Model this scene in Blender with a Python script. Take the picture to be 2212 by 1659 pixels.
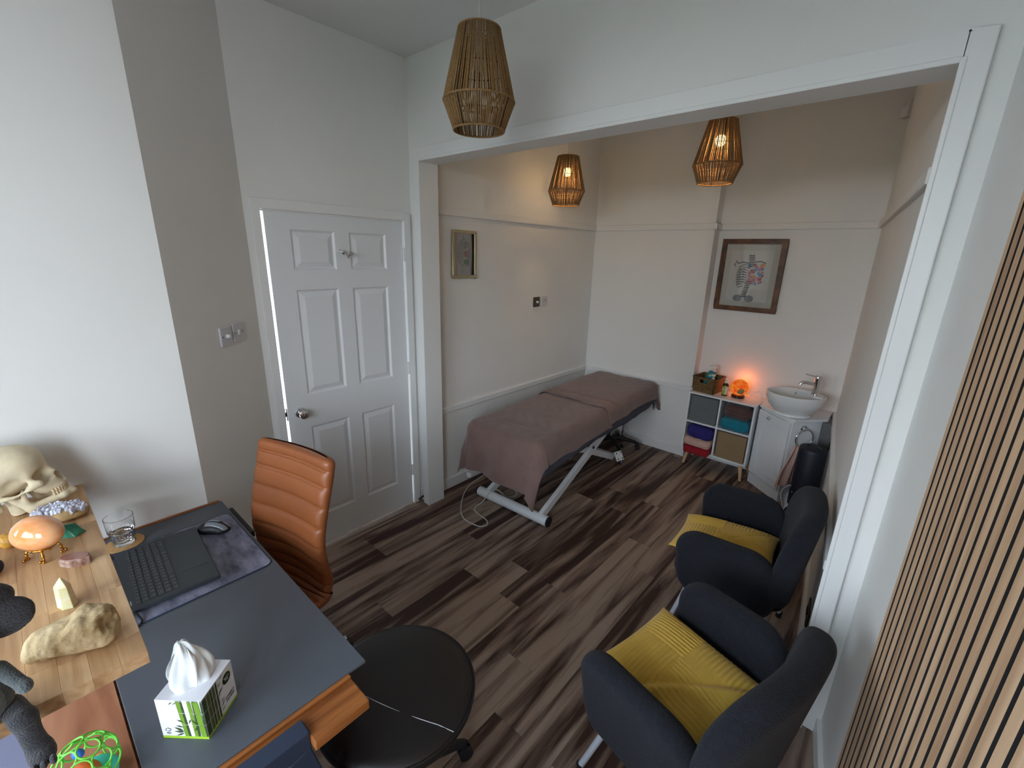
import bpy, bmesh, math, random
import numpy as np
from mathutils import Vector, Matrix, Euler

for o in list(bpy.data.objects):
    bpy.data.objects.remove(o, do_unlink=True)
S = bpy.context.scene
COL = S.collection
PI = math.pi
R = math.radians

# ------------------------------------------------------------------ camera
def setup_camera():
    yaw, pitch, roll = R(41), R(16.4), R(1.55)
    f = Vector((-math.sin(yaw)*math.cos(pitch), math.cos(yaw)*math.cos(pitch), -math.sin(pitch)))
    r0 = Vector((math.cos(yaw), math.sin(yaw), 0))
    u0 = r0.cross(f)
    r = math.cos(roll)*r0 + math.sin(roll)*u0
    u = -math.sin(roll)*r0 + math.cos(roll)*u0
    cd = bpy.data.cameras.new('camera')
    cam = bpy.data.objects.new('camera', cd)
    COL.objects.link(cam)
    m = Matrix((r, u, -f)).transposed().to_4x4()
    m.translation = Vector((0, 0, 1.815))
    cam.matrix_world = m
    cd.sensor_fit = 'HORIZONTAL'; cd.sensor_width = 36
    cd.lens = 36*955/2212
    cd.clip_start = 0.02
    S.camera = cam
setup_camera()

# ------------------------------------------------------------------ world / light / exposure
SKY = 11
def setup_world():
    w = bpy.data.worlds.new('sky'); S.world = w; w.use_nodes = True
    nt = w.node_tree; nt.nodes.clear()
    out = nt.nodes.new('ShaderNodeOutputWorld'); bg = nt.nodes.new('ShaderNodeBackground')
    tc = nt.nodes.new('ShaderNodeTexCoord'); sp = nt.nodes.new('ShaderNodeSeparateXYZ')
    rp = nt.nodes.new('ShaderNodeValToRGB')
    rp.color_ramp.elements[0].position = 0.0; rp.color_ramp.elements[0].color = (0.86, 0.93, 1.0, 1)
    rp.color_ramp.elements[1].position = 0.7; rp.color_ramp.elements[1].color = (0.62, 0.80, 1.0, 1)
    nt.links.new(tc.outputs['Generated'], sp.inputs[0]); nt.links.new(sp.outputs['Z'], rp.inputs[0])
    nt.links.new(rp.outputs[0], bg.inputs[0]); bg.inputs[1].default_value = SKY
    nt.links.new(bg.outputs[0], out.inputs[0])
setup_world()
vs = S.view_settings
S.display_settings.display_device = 'sRGB'
vs.view_transform = 'Standard'; vs.look = 'None'; vs.gamma = 1.0; vs.exposure = 0.45
vs.use_curve_mapping = False

# bay window behind the camera: three glazed sides, each (start, end) in plan, outside on the right of the run
WZ0, WZ1 = 0.86, 2.46
BAY = [((0.52, -0.90), (0.06, -1.75)), ((0.06, -1.75), (-1.52, -1.75)), ((-1.52, -1.75), (-2.07, -0.90))]
def portals():
    for (a, b) in BAY:
        a = Vector((*a, 0)); b = Vector((*b, 0)); d = (b-a); L = d.length; d.normalize(); n = Vector((d.y, -d.x, 0))   # n points into the room
        ld = bpy.data.lights.new('window_portal', 'AREA'); ld.shape = 'RECTANGLE'; ld.size = L-0.16; ld.size_y = WZ1-WZ0
        ld.cycles.is_portal = True
        o = bpy.data.objects.new('window_portal', ld); COL.objects.link(o)
        z = -n; x = d; y = z.cross(x)
        m = Matrix((x, y, z)).transposed().to_4x4(); m.translation = (a+b)/2-n*0.14+Vector((0, 0, (WZ0+WZ1)/2)); o.matrix_world = m
portals()

# ------------------------------------------------------------------ helpers: materials
def srgb(r, g, b):
    f = lambda c: (c/255/12.92) if c/255 <= 0.04045 else ((c/255+0.055)/1.055)**2.4
    return (f(r), f(g), f(b), 1)
MATS = {}
def mat(name, col, rough=0.5, metal=0.0, bump=0.0, bscale=200, var=0.0, vscale=6, spec=None, trans=0, ior=None, emit=None, es=0, sheen=0, coat=0, stretch=None, col2=None, sub=0):
    if name in MATS: return MATS[name]
    m = bpy.data.materials.new(name); m.use_nodes = True
    nt = m.node_tree; b = nt.nodes['Principled BSDF']
    col = tuple(col[:3])+(1,)
    b.inputs['Base Color'].default_value = col
    b.inputs['Roughness'].default_value = rough; b.inputs['Metallic'].default_value = metal
    if spec is not None: b.inputs['Specular IOR Level'].default_value = spec
    if trans: b.inputs['Transmission Weight'].default_value = trans
    if ior: b.inputs['IOR'].default_value = ior
    if sheen: b.inputs['Sheen Weight'].default_value = sheen
    if coat: b.inputs['Coat Weight'].default_value = coat
    if sub:
        b.inputs['Subsurface Weight'].default_value = sub; b.inputs['Subsurface Scale'].default_value = 0.02
    if emit is not None:
        b.inputs['Emission Color'].default_value = tuple(emit[:3])+(1,); b.inputs['Emission Strength'].default_value = es
    tc = nt.nodes.new('ShaderNodeTexCoord')
    src = tc.outputs['Object']
    if stretch:
        mp = nt.nodes.new('ShaderNodeMapping'); mp.inputs['Scale'].default_value = stretch
        nt.links.new(src, mp.inputs[0]); src = mp.outputs[0]
    if var or col2:
        n = nt.nodes.new('ShaderNodeTexNoise'); n.inputs['Scale'].default_value = vscale; n.inputs['Detail'].default_value = 5
        n.inputs['Roughness'].default_value = 0.6
        nt.links.new(src, n.inputs['Vector'])
        rp = nt.nodes.new('ShaderNodeValToRGB')
        c2 = tuple(col2[:3]) if col2 else tuple(min(1, c*(1+var)) for c in col[:3])
        c1 = col[:3] if col2 else tuple(c*(1-var) for c in col[:3])
        rp.color_ramp.elements[0].position = 0.35; rp.color_ramp.elements[0].color = tuple(c1)+(1,)
        rp.color_ramp.elements[1].position = 0.65; rp.color_ramp.elements[1].color = c2+(1,)
        nt.links.new(n.outputs[0], rp.inputs[0]); nt.links.new(rp.outputs[0], b.inputs['Base Color'])
    if bump:
        n2 = nt.nodes.new('ShaderNodeTexNoise'); n2.inputs['Scale'].default_value = bscale; n2.inputs['Detail'].default_value = 3
        nt.links.new(src, n2.inputs['Vector'])
        bp = nt.nodes.new('ShaderNodeBump'); bp.inputs['Strength'].default_value = bump; bp.inputs['Distance'].default_value = 0.004
        nt.links.new(n2.outputs[0], bp.inputs['Height']); nt.links.new(bp.outputs[0], b.inputs['Normal'])
    MATS[name] = m
    return m

def wood_mat(name, c1, c2, c3, scale=(3, 30, 30), rough=0.45, rand=True, bump=0.08, detail=6, pos=(0.3, 0.5, 0.72), spec=0.4):
    """streaky wood, grain along the local axis that has the small scale"""
    if name in MATS: return MATS[name]
    m = bpy.data.materials.new(name); m.use_nodes = True
    nt = m.node_tree; b = nt.nodes['Principled BSDF']; b.inputs['Roughness'].default_value = rough
    b.inputs['Specular IOR Level'].default_value = spec
    tc = nt.nodes.new('ShaderNodeTexCoord'); mp = nt.nodes.new('ShaderNodeMapping'); mp.inputs['Scale'].default_value = scale
    oi = nt.nodes.new('ShaderNodeObjectInfo'); mu = nt.nodes.new('ShaderNodeVectorMath'); mu.operation = 'MULTIPLY_ADD'
    cmb = nt.nodes.new('ShaderNodeCombineXYZ')
    for i in range(3): nt.links.new(oi.outputs['Random'], cmb.inputs[i])
    nt.links.new(cmb.outputs[0], mu.inputs[0]); mu.inputs[1].default_value = (37, 91, 53)
    nt.links.new(tc.outputs['Object'], mp.inputs[0]); nt.links.new(mp.outputs[0], mu.inputs[2])
    n = nt.nodes.new('ShaderNodeTexNoise'); n.inputs['Scale'].default_value = 1; n.inputs['Detail'].default_value = detail
    n.inputs['Roughness'].default_value = 0.55; n.inputs['Distortion'].default_value = 0.6
    nt.links.new(mu.outputs[0], n.inputs['Vector'])
    ad = nt.nodes.new('ShaderNodeMath'); ad.operation = 'MULTIPLY_ADD'
    nt.links.new(oi.outputs['Random'], ad.inputs[0]); ad.inputs[1].default_value = 0.22 if rand else 0.0
    sb = nt.nodes.new('ShaderNodeMath'); sb.operation = 'SUBTRACT'; nt.links.new(n.outputs[0], sb.inputs[0]); sb.inputs[1].default_value = 0.11 if rand else 0
    nt.links.new(sb.outputs[0], ad.inputs[2])
    rp = nt.nodes.new('ShaderNodeValToRGB'); e = rp.color_ramp.elements
    e[0].position = pos[0]; e[0].color = tuple(c1[:3])+(1,)
    e[1].position = pos[2]; e[1].color = tuple(c3[:3])+(1,)
    k = e.new(pos[1]); k.color = tuple(c2[:3])+(1,)
    nt.links.new(ad.outputs[0], rp.inputs[0]); nt.links.new(rp.outputs[0], b.inputs['Base Color'])
    bp = nt.nodes.new('ShaderNodeBump'); bp.inputs['Strength'].default_value = bump; bp.inputs['Distance'].default_value = 0.003
    nt.links.new(n.outputs[0], bp.inputs['Height']); nt.links.new(bp.outputs[0], b.inputs['Normal'])
    MATS[name] = m
    return m

def M_(name): return MATS[name]
mat('wall_paint', (0.79, 0.785, 0.76), 0.85, bump=0.05, bscale=90, var=0.012, vscale=2.5)
mat('ceiling_paint', (0.76, 0.76, 0.75), 0.9, bump=0.04, bscale=80)
mat('gloss_white', (0.80, 0.80, 0.79), 0.35, bump=0.02, bscale=30)
mat('door_white', (0.76, 0.775, 0.79), 0.4, bump=0.03, bscale=120)
mat('white_plastic', (0.74, 0.74, 0.74), 0.35)
mat('off_plastic', (0.60, 0.60, 0.61), 0.4)
mat('chrome', (0.75, 0.75, 0.76), 0.08, 1.0)
mat('brushed_bronze', (0.09, 0.075, 0.055), 0.35, 0.8)
mat('steel_leg', (0.62, 0.65, 0.72), 0.3, 0.35)
mat('white_enamel', (0.80, 0.82, 0.84), 0.3)
mat('black_plastic', (0.012, 0.012, 0.014), 0.45)
mat('black_rubber', (0.01, 0.01, 0.012), 0.6)
mat('cable_white', (0.62, 0.61, 0.56), 0.5)
wood_mat('plank_wood', srgb(64, 45, 39), srgb(118, 97, 85), srgb(160, 140, 125), scale=(15, 1.05, 5), rough=0.5, detail=8, pos=(0.40, 0.49, 0.62), spec=0.25)
wood_mat('slat_oak', srgb(176, 140, 110), srgb(202, 166, 132), srgb(220, 186, 152), scale=(28, 28, 1.6), rough=0.55, pos=(0.3, 0.5, 0.7))
mat('slat_felt', (0.009, 0.008, 0.008), 0.95, bump=0.3, bscale=500)
wood_mat('oak_stave', srgb(158, 116, 78), srgb(192, 150, 106), srgb(214, 176, 134), scale=(2.2, 34, 34), rough=0.42, pos=(0.28, 0.5, 0.75))
wood_mat('desk_wood', srgb(104, 56, 24), srgb(148, 88, 42), srgb(176, 112, 62), scale=(30, 2.4, 30), rough=0.4, rand=False, pos=(0.3, 0.5, 0.72))
wood_mat('desk_side_wood', srgb(132, 82, 58), srgb(160, 106, 78), srgb(182, 130, 98), scale=(2.5, 14, 14), rough=0.4, rand=False, pos=(0.3, 0.5, 0.72))
wood_mat('beech_leg', srgb(196, 150, 110), srgb(214, 170, 128), srgb(226, 186, 146), scale=(30, 30, 3), rough=0.5)
wood_mat('walnut_frame', srgb(58, 34, 14), srgb(92, 56, 26), srgb(120, 78, 40), scale=(12, 12, 12), rough=0.35, rand=False)
mat('desk_mat_grey', srgb(84, 88, 95), 0.42, bump=0.06, bscale=600, var=0.05, vscale=4)
mat('blue_steel', srgb(46, 56, 76), 0.5, 0.1)
mat('leather_tan', srgb(150, 86, 48), 0.36, bump=0.10, bscale=300, var=0.06, vscale=5, spec=0.5)
mat('leather_dark', srgb(30, 26, 26), 0.42, bump=0.08, bscale=260, var=0.10, vscale=6, spec=0.45)
mat('denim_felt', srgb(13, 17, 27), 0.95, bump=1.0, bscale=240, var=0.35, vscale=70, sheen=0.04)
mat('mustard', srgb(214, 174, 70), 0.8, bump=0.15, bscale=400, var=0.06, vscale=20, sheen=0.2)
mat('towel_taupe', srgb(122, 97, 90), 0.95, bump=0.5, bscale=420, var=0.08, vscale=8, sheen=0.3)
mat('towel_brown', srgb(88, 64, 60), 0.95, bump=0.5, bscale=420, var=0.10, vscale=12, sheen=0.3)
mat('sheet_grey', srgb(84, 84, 98), 0.95, bump=0.4, bscale=420, var=0.12, vscale=14)
mat('towel_teal', srgb(10, 120, 140), 0.95, bump=0.5, bscale=420, var=0.15, vscale=18, sheen=0.2)
mat('towel_blue', srgb(44, 40, 112), 0.95, bump=0.5, bscale=420, var=0.15, vscale=18)
mat('towel_pink', srgb(206, 170, 158), 0.95, bump=0.5, bscale=420, var=0.08, vscale=18)
mat('towel_red', srgb(150, 20, 34), 0.95, bump=0.5, bscale=420, var=0.15, vscale=18)
mat('towel_white', srgb(225, 225, 232), 0.95, bump=0.4, bscale=420)
mat('fabric_box_grey', srgb(104, 110, 112), 0.9, bump=0.3, bscale=700)
mat('fabric_box_tan', srgb(146, 122, 92), 0.9, bump=0.3, bscale=700)
mat('ceramic', (0.80, 0.80, 0.79), 0.12, coat=0.4)
mat('roller_navy', srgb(18, 22, 38), 0.55, bump=0.25, bscale=30)
mat('grey_metal', srgb(98, 98, 98), 0.5, 0.2)
mat('jute', srgb(150, 116, 74), 0.9, bump=0.6, bscale=400, var=0.18, vscale=120)
mat('wire_dark', srgb(40, 28, 18), 0.6)
mat('bulb_off', srgb(196, 180, 165), 0.3, sub=0.2)
mat('glass', (1, 1, 1), 0.0, trans=1.0, ior=1.45)
mat('water', (1, 1, 1), 0.0, trans=1.0, ior=1.33)
mat('cork', srgb(206, 160, 104), 0.9, bump=0.4, bscale=300, var=0.15, vscale=150)
mat('laptop_shell', srgb(60, 66, 72), 0.42, 0.25)
mat('laptop_pad', srgb(54, 60, 67), 0.32, 0.25)
mat('key_black', srgb(58, 64, 70), 0.45)
mat('screen_off', (0.006, 0.006, 0.008), 0.1)
mat('print_light', (0.42, 0.42, 0.42), 0.5)
mat('mouse_silver', srgb(132, 140, 148), 0.3, 0.3)
mat('mousemat_edge', srgb(34, 48, 72), 0.6)
mat('mousemat', srgb(66, 68, 84), 0.65, col2=srgb(146, 146, 168), vscale=7, stretch=(1, 2.6, 1), bump=0.1, bscale=500)
mat('tissue_box_white', srgb(236, 236, 242), 0.5)
mat('tissue', srgb(242, 243, 243), 0.9, bump=0.15, bscale=60, sub=0.1)
mat('bamboo_green', srgb(112, 150, 44), 0.5)
mat('bamboo_dark', srgb(52, 74, 34), 0.5)
mat('bamboo_olive', srgb(88, 96, 44), 0.5)
mat('lime_band', srgb(160, 196, 44), 0.5)
mat('print_black', srgb(26, 30, 26), 0.5)
mat('card_inner', srgb(196, 174, 160), 0.9)
mat('bone', srgb(216, 200, 168), 0.6, var=0.10, vscale=22, bump=0.08, bscale=90, sub=0.05)
mat('tooth', srgb(214, 190, 150), 0.35)
mat('bone_dark', srgb(74, 52, 38), 0.8)
mat('egg_stone', srgb(240, 150, 84), 0.16, col2=srgb(246, 196, 150), vscale=14, coat=0.5, sub=0.15)
mat('gold', srgb(200, 140, 60), 0.22, 1.0)
mat('crystal_grey', srgb(176, 176, 192), 0.35, col2=srgb(232, 232, 244), vscale=60, bump=0.7, bscale=160)
mat('matrix_stone', srgb(170, 138, 92), 0.8, bump=0.6, bscale=90, var=0.2, vscale=30)
mat('green_stone', srgb(24, 92, 78), 0.15, col2=srgb(60, 150, 122), vscale=26, coat=0.4)
mat('agate_face', srgb(136, 92, 80), 0.2, col2=srgb(160, 112, 98), vscale=22)
mat('agate_rind', srgb(176, 150, 134), 0.7, col2=srgb(120, 76, 60), vscale=60, bump=0.6, bscale=120)
mat('selenite', srgb(232, 232, 206), 0.3, col2=srgb(220, 206, 140), vscale=20, stretch=(1, 1, 3), sub=0.3)
mat('rock_tan', srgb(170, 142, 98), 0.9, col2=srgb(206, 182, 142), vscale=24, bump=0.9, bscale=70)
mat('amber', srgb(206, 150, 56), 0.4, var=0.25, vscale=60, bump=0.6, bscale=120)
mat('plush_grey', srgb(74, 80, 80), 0.98, bump=0.9, bscale=220, var=0.2, vscale=30, sheen=0.4)
mat('plush_dark', srgb(48, 46, 50), 0.98, bump=0.9, bscale=220, var=0.2, vscale=30, sheen=0.3)
mat('plush_belly', srgb(112, 124, 124), 0.98, bump=0.8, bscale=200, var=0.15, vscale=18, sheen=0.3)
mat('plush_white', srgb(206, 200, 186), 0.9, bump=0.3, bscale=300)
mat('toy_green', srgb(116, 212, 70), 0.4)
mat('toy_teal', srgb(70, 214, 200), 0.35)
mat('toy_orange', srgb(222, 104, 40), 0.35)
mat('toy_yellow', srgb(246, 214, 40), 0.35)
mat('toy_blue', srgb(50, 110, 210), 0.35)
mat('pouch_navy', srgb(28, 34, 60), 0.9, bump=0.3, bscale=300)
mat('sill_grey', srgb(120, 122, 146), 0.5)
mat('pic_paper', srgb(206, 200, 190), 0.7)
mat('pic_mount', srgb(196, 190, 178), 0.8)
mat('champagne_metal', srgb(190, 178, 148), 0.3, 0.75)
mat('ink', srgb(44, 46, 44), 0.7)
mat('art_grey', srgb(140, 140, 140), 0.7)
mat('art_red', srgb(176, 66, 78), 0.7)
mat('art_pink', srgb(190, 110, 120), 0.7)
mat('art_green', srgb(66, 138, 84), 0.7)
mat('art_blue', srgb(84, 140, 168), 0.7)
mat('art_orange', srgb(200, 140, 70), 0.7)
mat('bottle_teal', srgb(52, 134, 140), 0.3)
mat('bottle_grey', srgb(120, 120, 120), 0.3)
mat('bottle_brown', srgb(44, 36, 20), 0.2)
mat('label_white', srgb(214, 210, 206), 0.6)
mat('label_lime', srgb(164, 170, 60), 0.6)
mat('salt_base', srgb(70, 20, 12), 0.3, coat=0.3)
mat('paving', srgb(150, 148, 142), 0.9, var=0.15, vscale=3)
mat('leafy', srgb(58, 76, 46), 0.9, var=0.4, vscale=9, bump=0.8, bscale=14)

def glow_mat(name, c, strength, c2=None):
    m = bpy.data.materials.new(name); m.use_nodes = True; nt = m.node_tree; nt.nodes.clear()
    o = nt.nodes.new('ShaderNodeOutputMaterial'); e = nt.nodes.new('ShaderNodeEmission')
    e.inputs[0].default_value = tuple(c[:3])+(1,); e.inputs[1].default_value = strength
    if c2:
        tc = nt.nodes.new('ShaderNodeTexCoord'); n = nt.nodes.new('ShaderNodeTexNoise'); n.inputs['Scale'].default_value = 34; n.inputs['Detail'].default_value = 4
        rp = nt.nodes.new('ShaderNodeValToRGB'); rp.color_ramp.elements[0].position = 0.38; rp.color_ramp.elements[1].position = 0.62
        rp.color_ramp.elements[0].color = tuple(c[:3])+(1,); rp.color_ramp.elements[1].color = tuple(c2[:3])+(1,)
        nt.links.new(tc.outputs['Object'], n.inputs['Vector']); nt.links.new(n.outputs[0], rp.inputs[0]); nt.links.new(rp.outputs[0], e.inputs[0])
    nt.links.new(e.outputs[0], o.inputs[0]); MATS[name] = m
    return m
glow_mat('bulb_on', (1.0, 0.62, 0.22), 9)
glow_mat('salt_glow', (1.0, 0.10, 0.012), 0.5, (1.0, 0.30, 0.04))

def weave_mat():
    m = bpy.data.materials.new('seagrass'); m.use_nodes = True; nt = m.node_tree; b = nt.nodes['Principled BSDF']
    b.inputs['Roughness'].default_value = 0.8
    tc = nt.nodes.new('ShaderNodeTexCoord'); mp = nt.nodes.new('ShaderNodeMapping')
    cx = nt.nodes.new('ShaderNodeSeparateXYZ'); ad = nt.nodes.new('ShaderNodeMath'); ad.operation = 'ADD'; cb = nt.nodes.new('ShaderNodeCombineXYZ')
    nt.links.new(tc.outputs['Object'], cx.inputs[0]); nt.links.new(cx.outputs[0], ad.inputs[0]); nt.links.new(cx.outputs[1], ad.inputs[1])
    nt.links.new(ad.outputs[0], cb.inputs[0]); nt.links.new(cx.outputs[2], cb.inputs[1])
    br = nt.nodes.new('ShaderNodeTexBrick'); br.inputs['Scale'].default_value = 40; br.inputs['Mortar Size'].default_value = 0.06
    br.inputs['Color1'].default_value = srgb(176, 140, 84); br.inputs['Color2'].default_value = srgb(128, 96, 50); br.inputs['Mortar'].default_value = srgb(60, 42, 20)
    nt.links.new(cb.outputs[0], br.inputs['Vector']); nt.links.new(br.outputs['Color'], b.inputs['Base Color'])
    bp = nt.nodes.new('ShaderNodeBump'); bp.inputs['Strength'].default_value = 0.8; bp.inputs['Distance'].default_value = 0.004
    inv = nt.nodes.new('ShaderNodeMath'); inv.operation = 'SUBTRACT'; inv.inputs[0].default_value = 1
    nt.links.new(br.outputs['Fac'], inv.inputs[1]); nt.links.new(inv.outputs[0], bp.inputs['Height']); nt.links.new(bp.outputs[0], b.inputs['Normal'])
    MATS['seagrass'] = m
weave_mat()
def pane_mat():
    m = bpy.data.materials.new('pane'); m.use_nodes = True; nt = m.node_tree; nt.nodes.clear()
    o = nt.nodes.new('ShaderNodeOutputMaterial'); mx = nt.nodes.new('ShaderNodeMixShader'); t = nt.nodes.new('ShaderNodeBsdfTransparent'); g = nt.nodes.new('ShaderNodeBsdfGlossy')
    g.inputs['Roughness'].default_value = 0.0
    fr = nt.nodes.new('ShaderNodeFresnel'); fr.inputs[0].default_value = 1.45
    nt.links.new(fr.outputs[0], mx.inputs[0]); nt.links.new(t.outputs[0], mx.inputs[1]); nt.links.new(g.outputs[0], mx.inputs[2]); nt.links.new(mx.outputs[0], o.inputs[0])
    MATS['pane'] = m
pane_mat()

# ------------------------------------------------------------------ helpers: geometry
class MB:
    def __init__(s): s.v = []; s.f = []
    def add(s, vs, fs, mtx=None):
        n = len(s.v)
        if mtx is not None: vs = [mtx @ Vector(v) for v in vs]
        s.v += [tuple(v) for v in vs]; s.f += [tuple(i+n for i in f) for f in fs]; return s
    def box(s, c, d, rot=None):
        x, y, z = (k/2 for k in d)
        vs = [(-x,-y,-z),(x,-y,-z),(x,y,-z),(-x,y,-z),(-x,-y,z),(x,-y,z),(x,y,z),(-x,y,z)]
        fs = [(0,3,2,1),(4,5,6,7),(0,1,5,4),(1,2,6,5),(2,3,7,6),(3,0,4,7)]
        m = Matrix.Translation(Vector(c))
        if rot is not None: m = m @ (rot.to_4x4() if not isinstance(rot, (tuple, list)) else Euler(rot).to_matrix().to_4x4())
        return s.add(vs, fs, m)
    def bx(s, x0, x1, y0, y1, z0, z1): return s.box(((x0+x1)/2, (y0+y1)/2, (z0+z1)/2), (abs(x1-x0), abs(y1-y0), abs(z1-z0)))
    def prism(s, pts, z0, z1):
        n = len(pts); a = sum(pts[i][0]*pts[(i+1)%n][1]-pts[(i+1)%n][0]*pts[i][1] for i in range(n))
        if a < 0: pts = pts[::-1]
        vs = [(p[0], p[1], z0) for p in pts]+[(p[0], p[1], z1) for p in pts]
        fs = [tuple(range(n-1, -1, -1)), tuple(range(n, 2*n))]+[(i, (i+1)%n, n+(i+1)%n, n+i) for i in range(n)]
        return s.add(vs, fs)
    def tube(s, path, r, n=10, closed=False, cap=True):
        path = [Vector(p) for p in path]; L = len(path)
        rr = r if isinstance(r, (list, tuple)) else [r]*L
        vs = []; fs = []
        up = None
        for i, p in enumerate(path):
            if closed: t = path[(i+1)%L]-path[i-1]
            else: t = path[min(i+1, L-1)]-path[max(i-1, 0)]
            t.normalize()
            if up is None:
                up = Vector((0, 0, 1)) if abs(t.z) < 0.9 else Vector((1, 0, 0))
            a = t.cross(up)
            if a.length < 1e-5: a = t.cross(Vector((0.3, 0.5, 0.8)))
            a.normalize(); b = a.cross(t); up = b
            for k in range(n):
                th = 2*PI*k/n
                vs.append(p+a*(math.cos(th)*rr[i])+b*(math.sin(th)*rr[i]))
        for i in range(L if closed else L-1):
            j = (i+1) % L
            for k in range(n): fs.append((i*n+k, i*n+(k+1)%n, j*n+(k+1)%n, j*n+k))
        if cap and not closed:
            fs.append(tuple(range(n-1, -1, -1))); fs.append(tuple((L-1)*n+k for k in range(n)))
        return s.add(vs, fs)
    def cyl(s, p0, p1, r0, r1=None, n=20): return s.tube([p0, p1], [r0, r0 if r1 is None else r1], n)
    def bar(s, p0, p1, w, h, side=(0, 0, 1)):
        """rectangular tube from p0 to p1, width w across, height h along the side direction"""
        p0 = Vector(p0); p1 = Vector(p1); t = (p1-p0); L = t.length; t.normalize()
        b = Vector(side); b = (b-t*b.dot(t)).normalized(); a = t.cross(b)
        m = Matrix((a, b, t)).transposed()
        return s.box((p0+p1)/2, (w, h, L), m)
    def lathe(s, prof, n=32, c=(0, 0, 0), mtx=None, cap=True):
        vs = []; fs = []
        for (r, z) in prof:
            for k in range(n):
                a = 2*PI*k/n; vs.append((c[0]+r*math.cos(a), c[1]+r*math.sin(a), c[2]+z))
        L = len(prof)
        for i in range(L-1):
            for k in range(n): fs.append((i*n+k, i*n+(k+1)%n, (i+1)*n+(k+1)%n, (i+1)*n+k))
        if cap:
            if prof[0][0] > 1e-5: fs.append(tuple(range(n-1, -1, -1)))
            if prof[-1][0] > 1e-5: fs.append(tuple((L-1)*n+k for k in range(n)))
        return s.add(vs, fs, mtx)
    def grid(s, fn, nu, nv, wrapu=False):
        vs = [fn(i/(nu if wrapu else nu-1), j/(nv-1)) for j in range(nv) for i in range(nu)]
        fs = []
        for j in range(nv-1):
            for i in range(nu if wrapu else nu-1):
                k = (i+1) % nu
                fs.append((j*nu+i, j*nu+k, (j+1)*nu+k, (j+1)*nu+i))
        return s.add(vs, fs)
    def sphere(s, c, r, n=20, m=12, mtx=None):
        r = r if isinstance(r, (tuple, list)) else (r, r, r)
        vs = []; fs = []
        for j in range(m+1):
            ph = PI*j/m
            for i in range(n):
                th = 2*PI*i/n
                vs.append((c[0]+r[0]*math.sin(ph)*math.cos(th), c[1]+r[1]*math.sin(ph)*math.sin(th), c[2]-r[2]*math.cos(ph)))
        for j in range(m):
            for i in range(n): fs.append((j*n+i, j*n+(i+1)%n, (j+1)*n+(i+1)%n, (j+1)*n+i))
        return s.add(vs, fs, mtx)
    def torus(s, c, Rr, r, n=24, m=8, mtx=None):
        pts = [(Rr*math.cos(2*PI*i/n), Rr*math.sin(2*PI*i/n), 0) for i in range(n)]
        if mtx is not None: pts = [mtx @ Vector(p) for p in pts]
        pts = [Vector(p)+Vector(c) for p in pts]
        return s.tube(pts, r, m, closed=True)
    def mesh(s, name, smooth=None):
        me = bpy.data.meshes.new(name); me.from_pydata(s.v, [], s.f)
        bm = bmesh.new(); bm.from_mesh(me)
        bmesh.ops.remove_doubles(bm, verts=bm.verts, dist=1e-6)
        bmesh.ops.recalc_face_normals(bm, faces=bm.faces)
        bm.to_mesh(me); bm.free()
        if smooth is not None:
            for p in me.polygons: p.use_smooth = True
            if smooth < 179: me.set_sharp_from_angle(angle=R(smooth))
        me.update()
        return me

def link(name, me, m, parent=None, loc=(0, 0, 0), rot=(0, 0, 0), bevel=0, seg=2, label=None, solid=0, kind=None, subd=0):
    o = bpy.data.objects.new(name, me); COL.objects.link(o)
    o.location = loc; o.rotation_euler = rot
    if parent: o.parent = parent
    if m is not None and len(me.materials) == 0: me.materials.append(MATS[m] if isinstance(m, str) else m)
    if solid:
        md = o.modifiers.new('thickness', 'SOLIDIFY'); md.thickness = solid; md.offset = 0
    if bevel:
        md = o.modifiers.new('bevel', 'BEVEL'); md.width = bevel; md.segments = seg; md.limit_method = 'ANGLE'; md.angle_limit = R(40)
    if subd:
        md = o.modifiers.new('sub', 'SUBSURF'); md.levels = subd; md.render_levels = subd
    if label: o['label'] = label
    if kind: o['kind'] = kind
    return o
def part(name, mb, m, parent=None, smooth=None, **k):
    return link(name, mb.mesh(name, smooth), m, parent, **k)
def thing(name, label, cat, loc=(0, 0, 0), rot=0, group=None):
    o = bpy.data.objects.new(name, None); COL.objects.link(o); o.location = loc
    o.rotation_euler = (0, 0, rot) if not isinstance(rot, (tuple, list)) else rot
    o.empty_display_size = 0.05
    o['label'] = label; o['category'] = cat
    if group: o['group'] = group
    return o
def tag(o, label, cat, group=None):
    o['label'] = label; o['category'] = cat
    if group: o['group'] = group
    return o
def struct(name, mb, m, parent=None, **k):
    o = part(name, mb, m, parent, **k)
    if parent is None: o['kind'] = 'structure'
    return o
def dup(root, loc, rot, label, group=None):
    r = root.copy(); COL.objects.link(r); r.location = loc; r.rotation_euler = (0, 0, rot)
    r['label'] = label
    if group: r['group'] = group
    for ch in list(root.children):
        c = ch.copy(); COL.objects.link(c); c.parent = r
        for g in list(ch.children):
            d = g.copy(); COL.objects.link(d); d.parent = c
    return r

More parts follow.
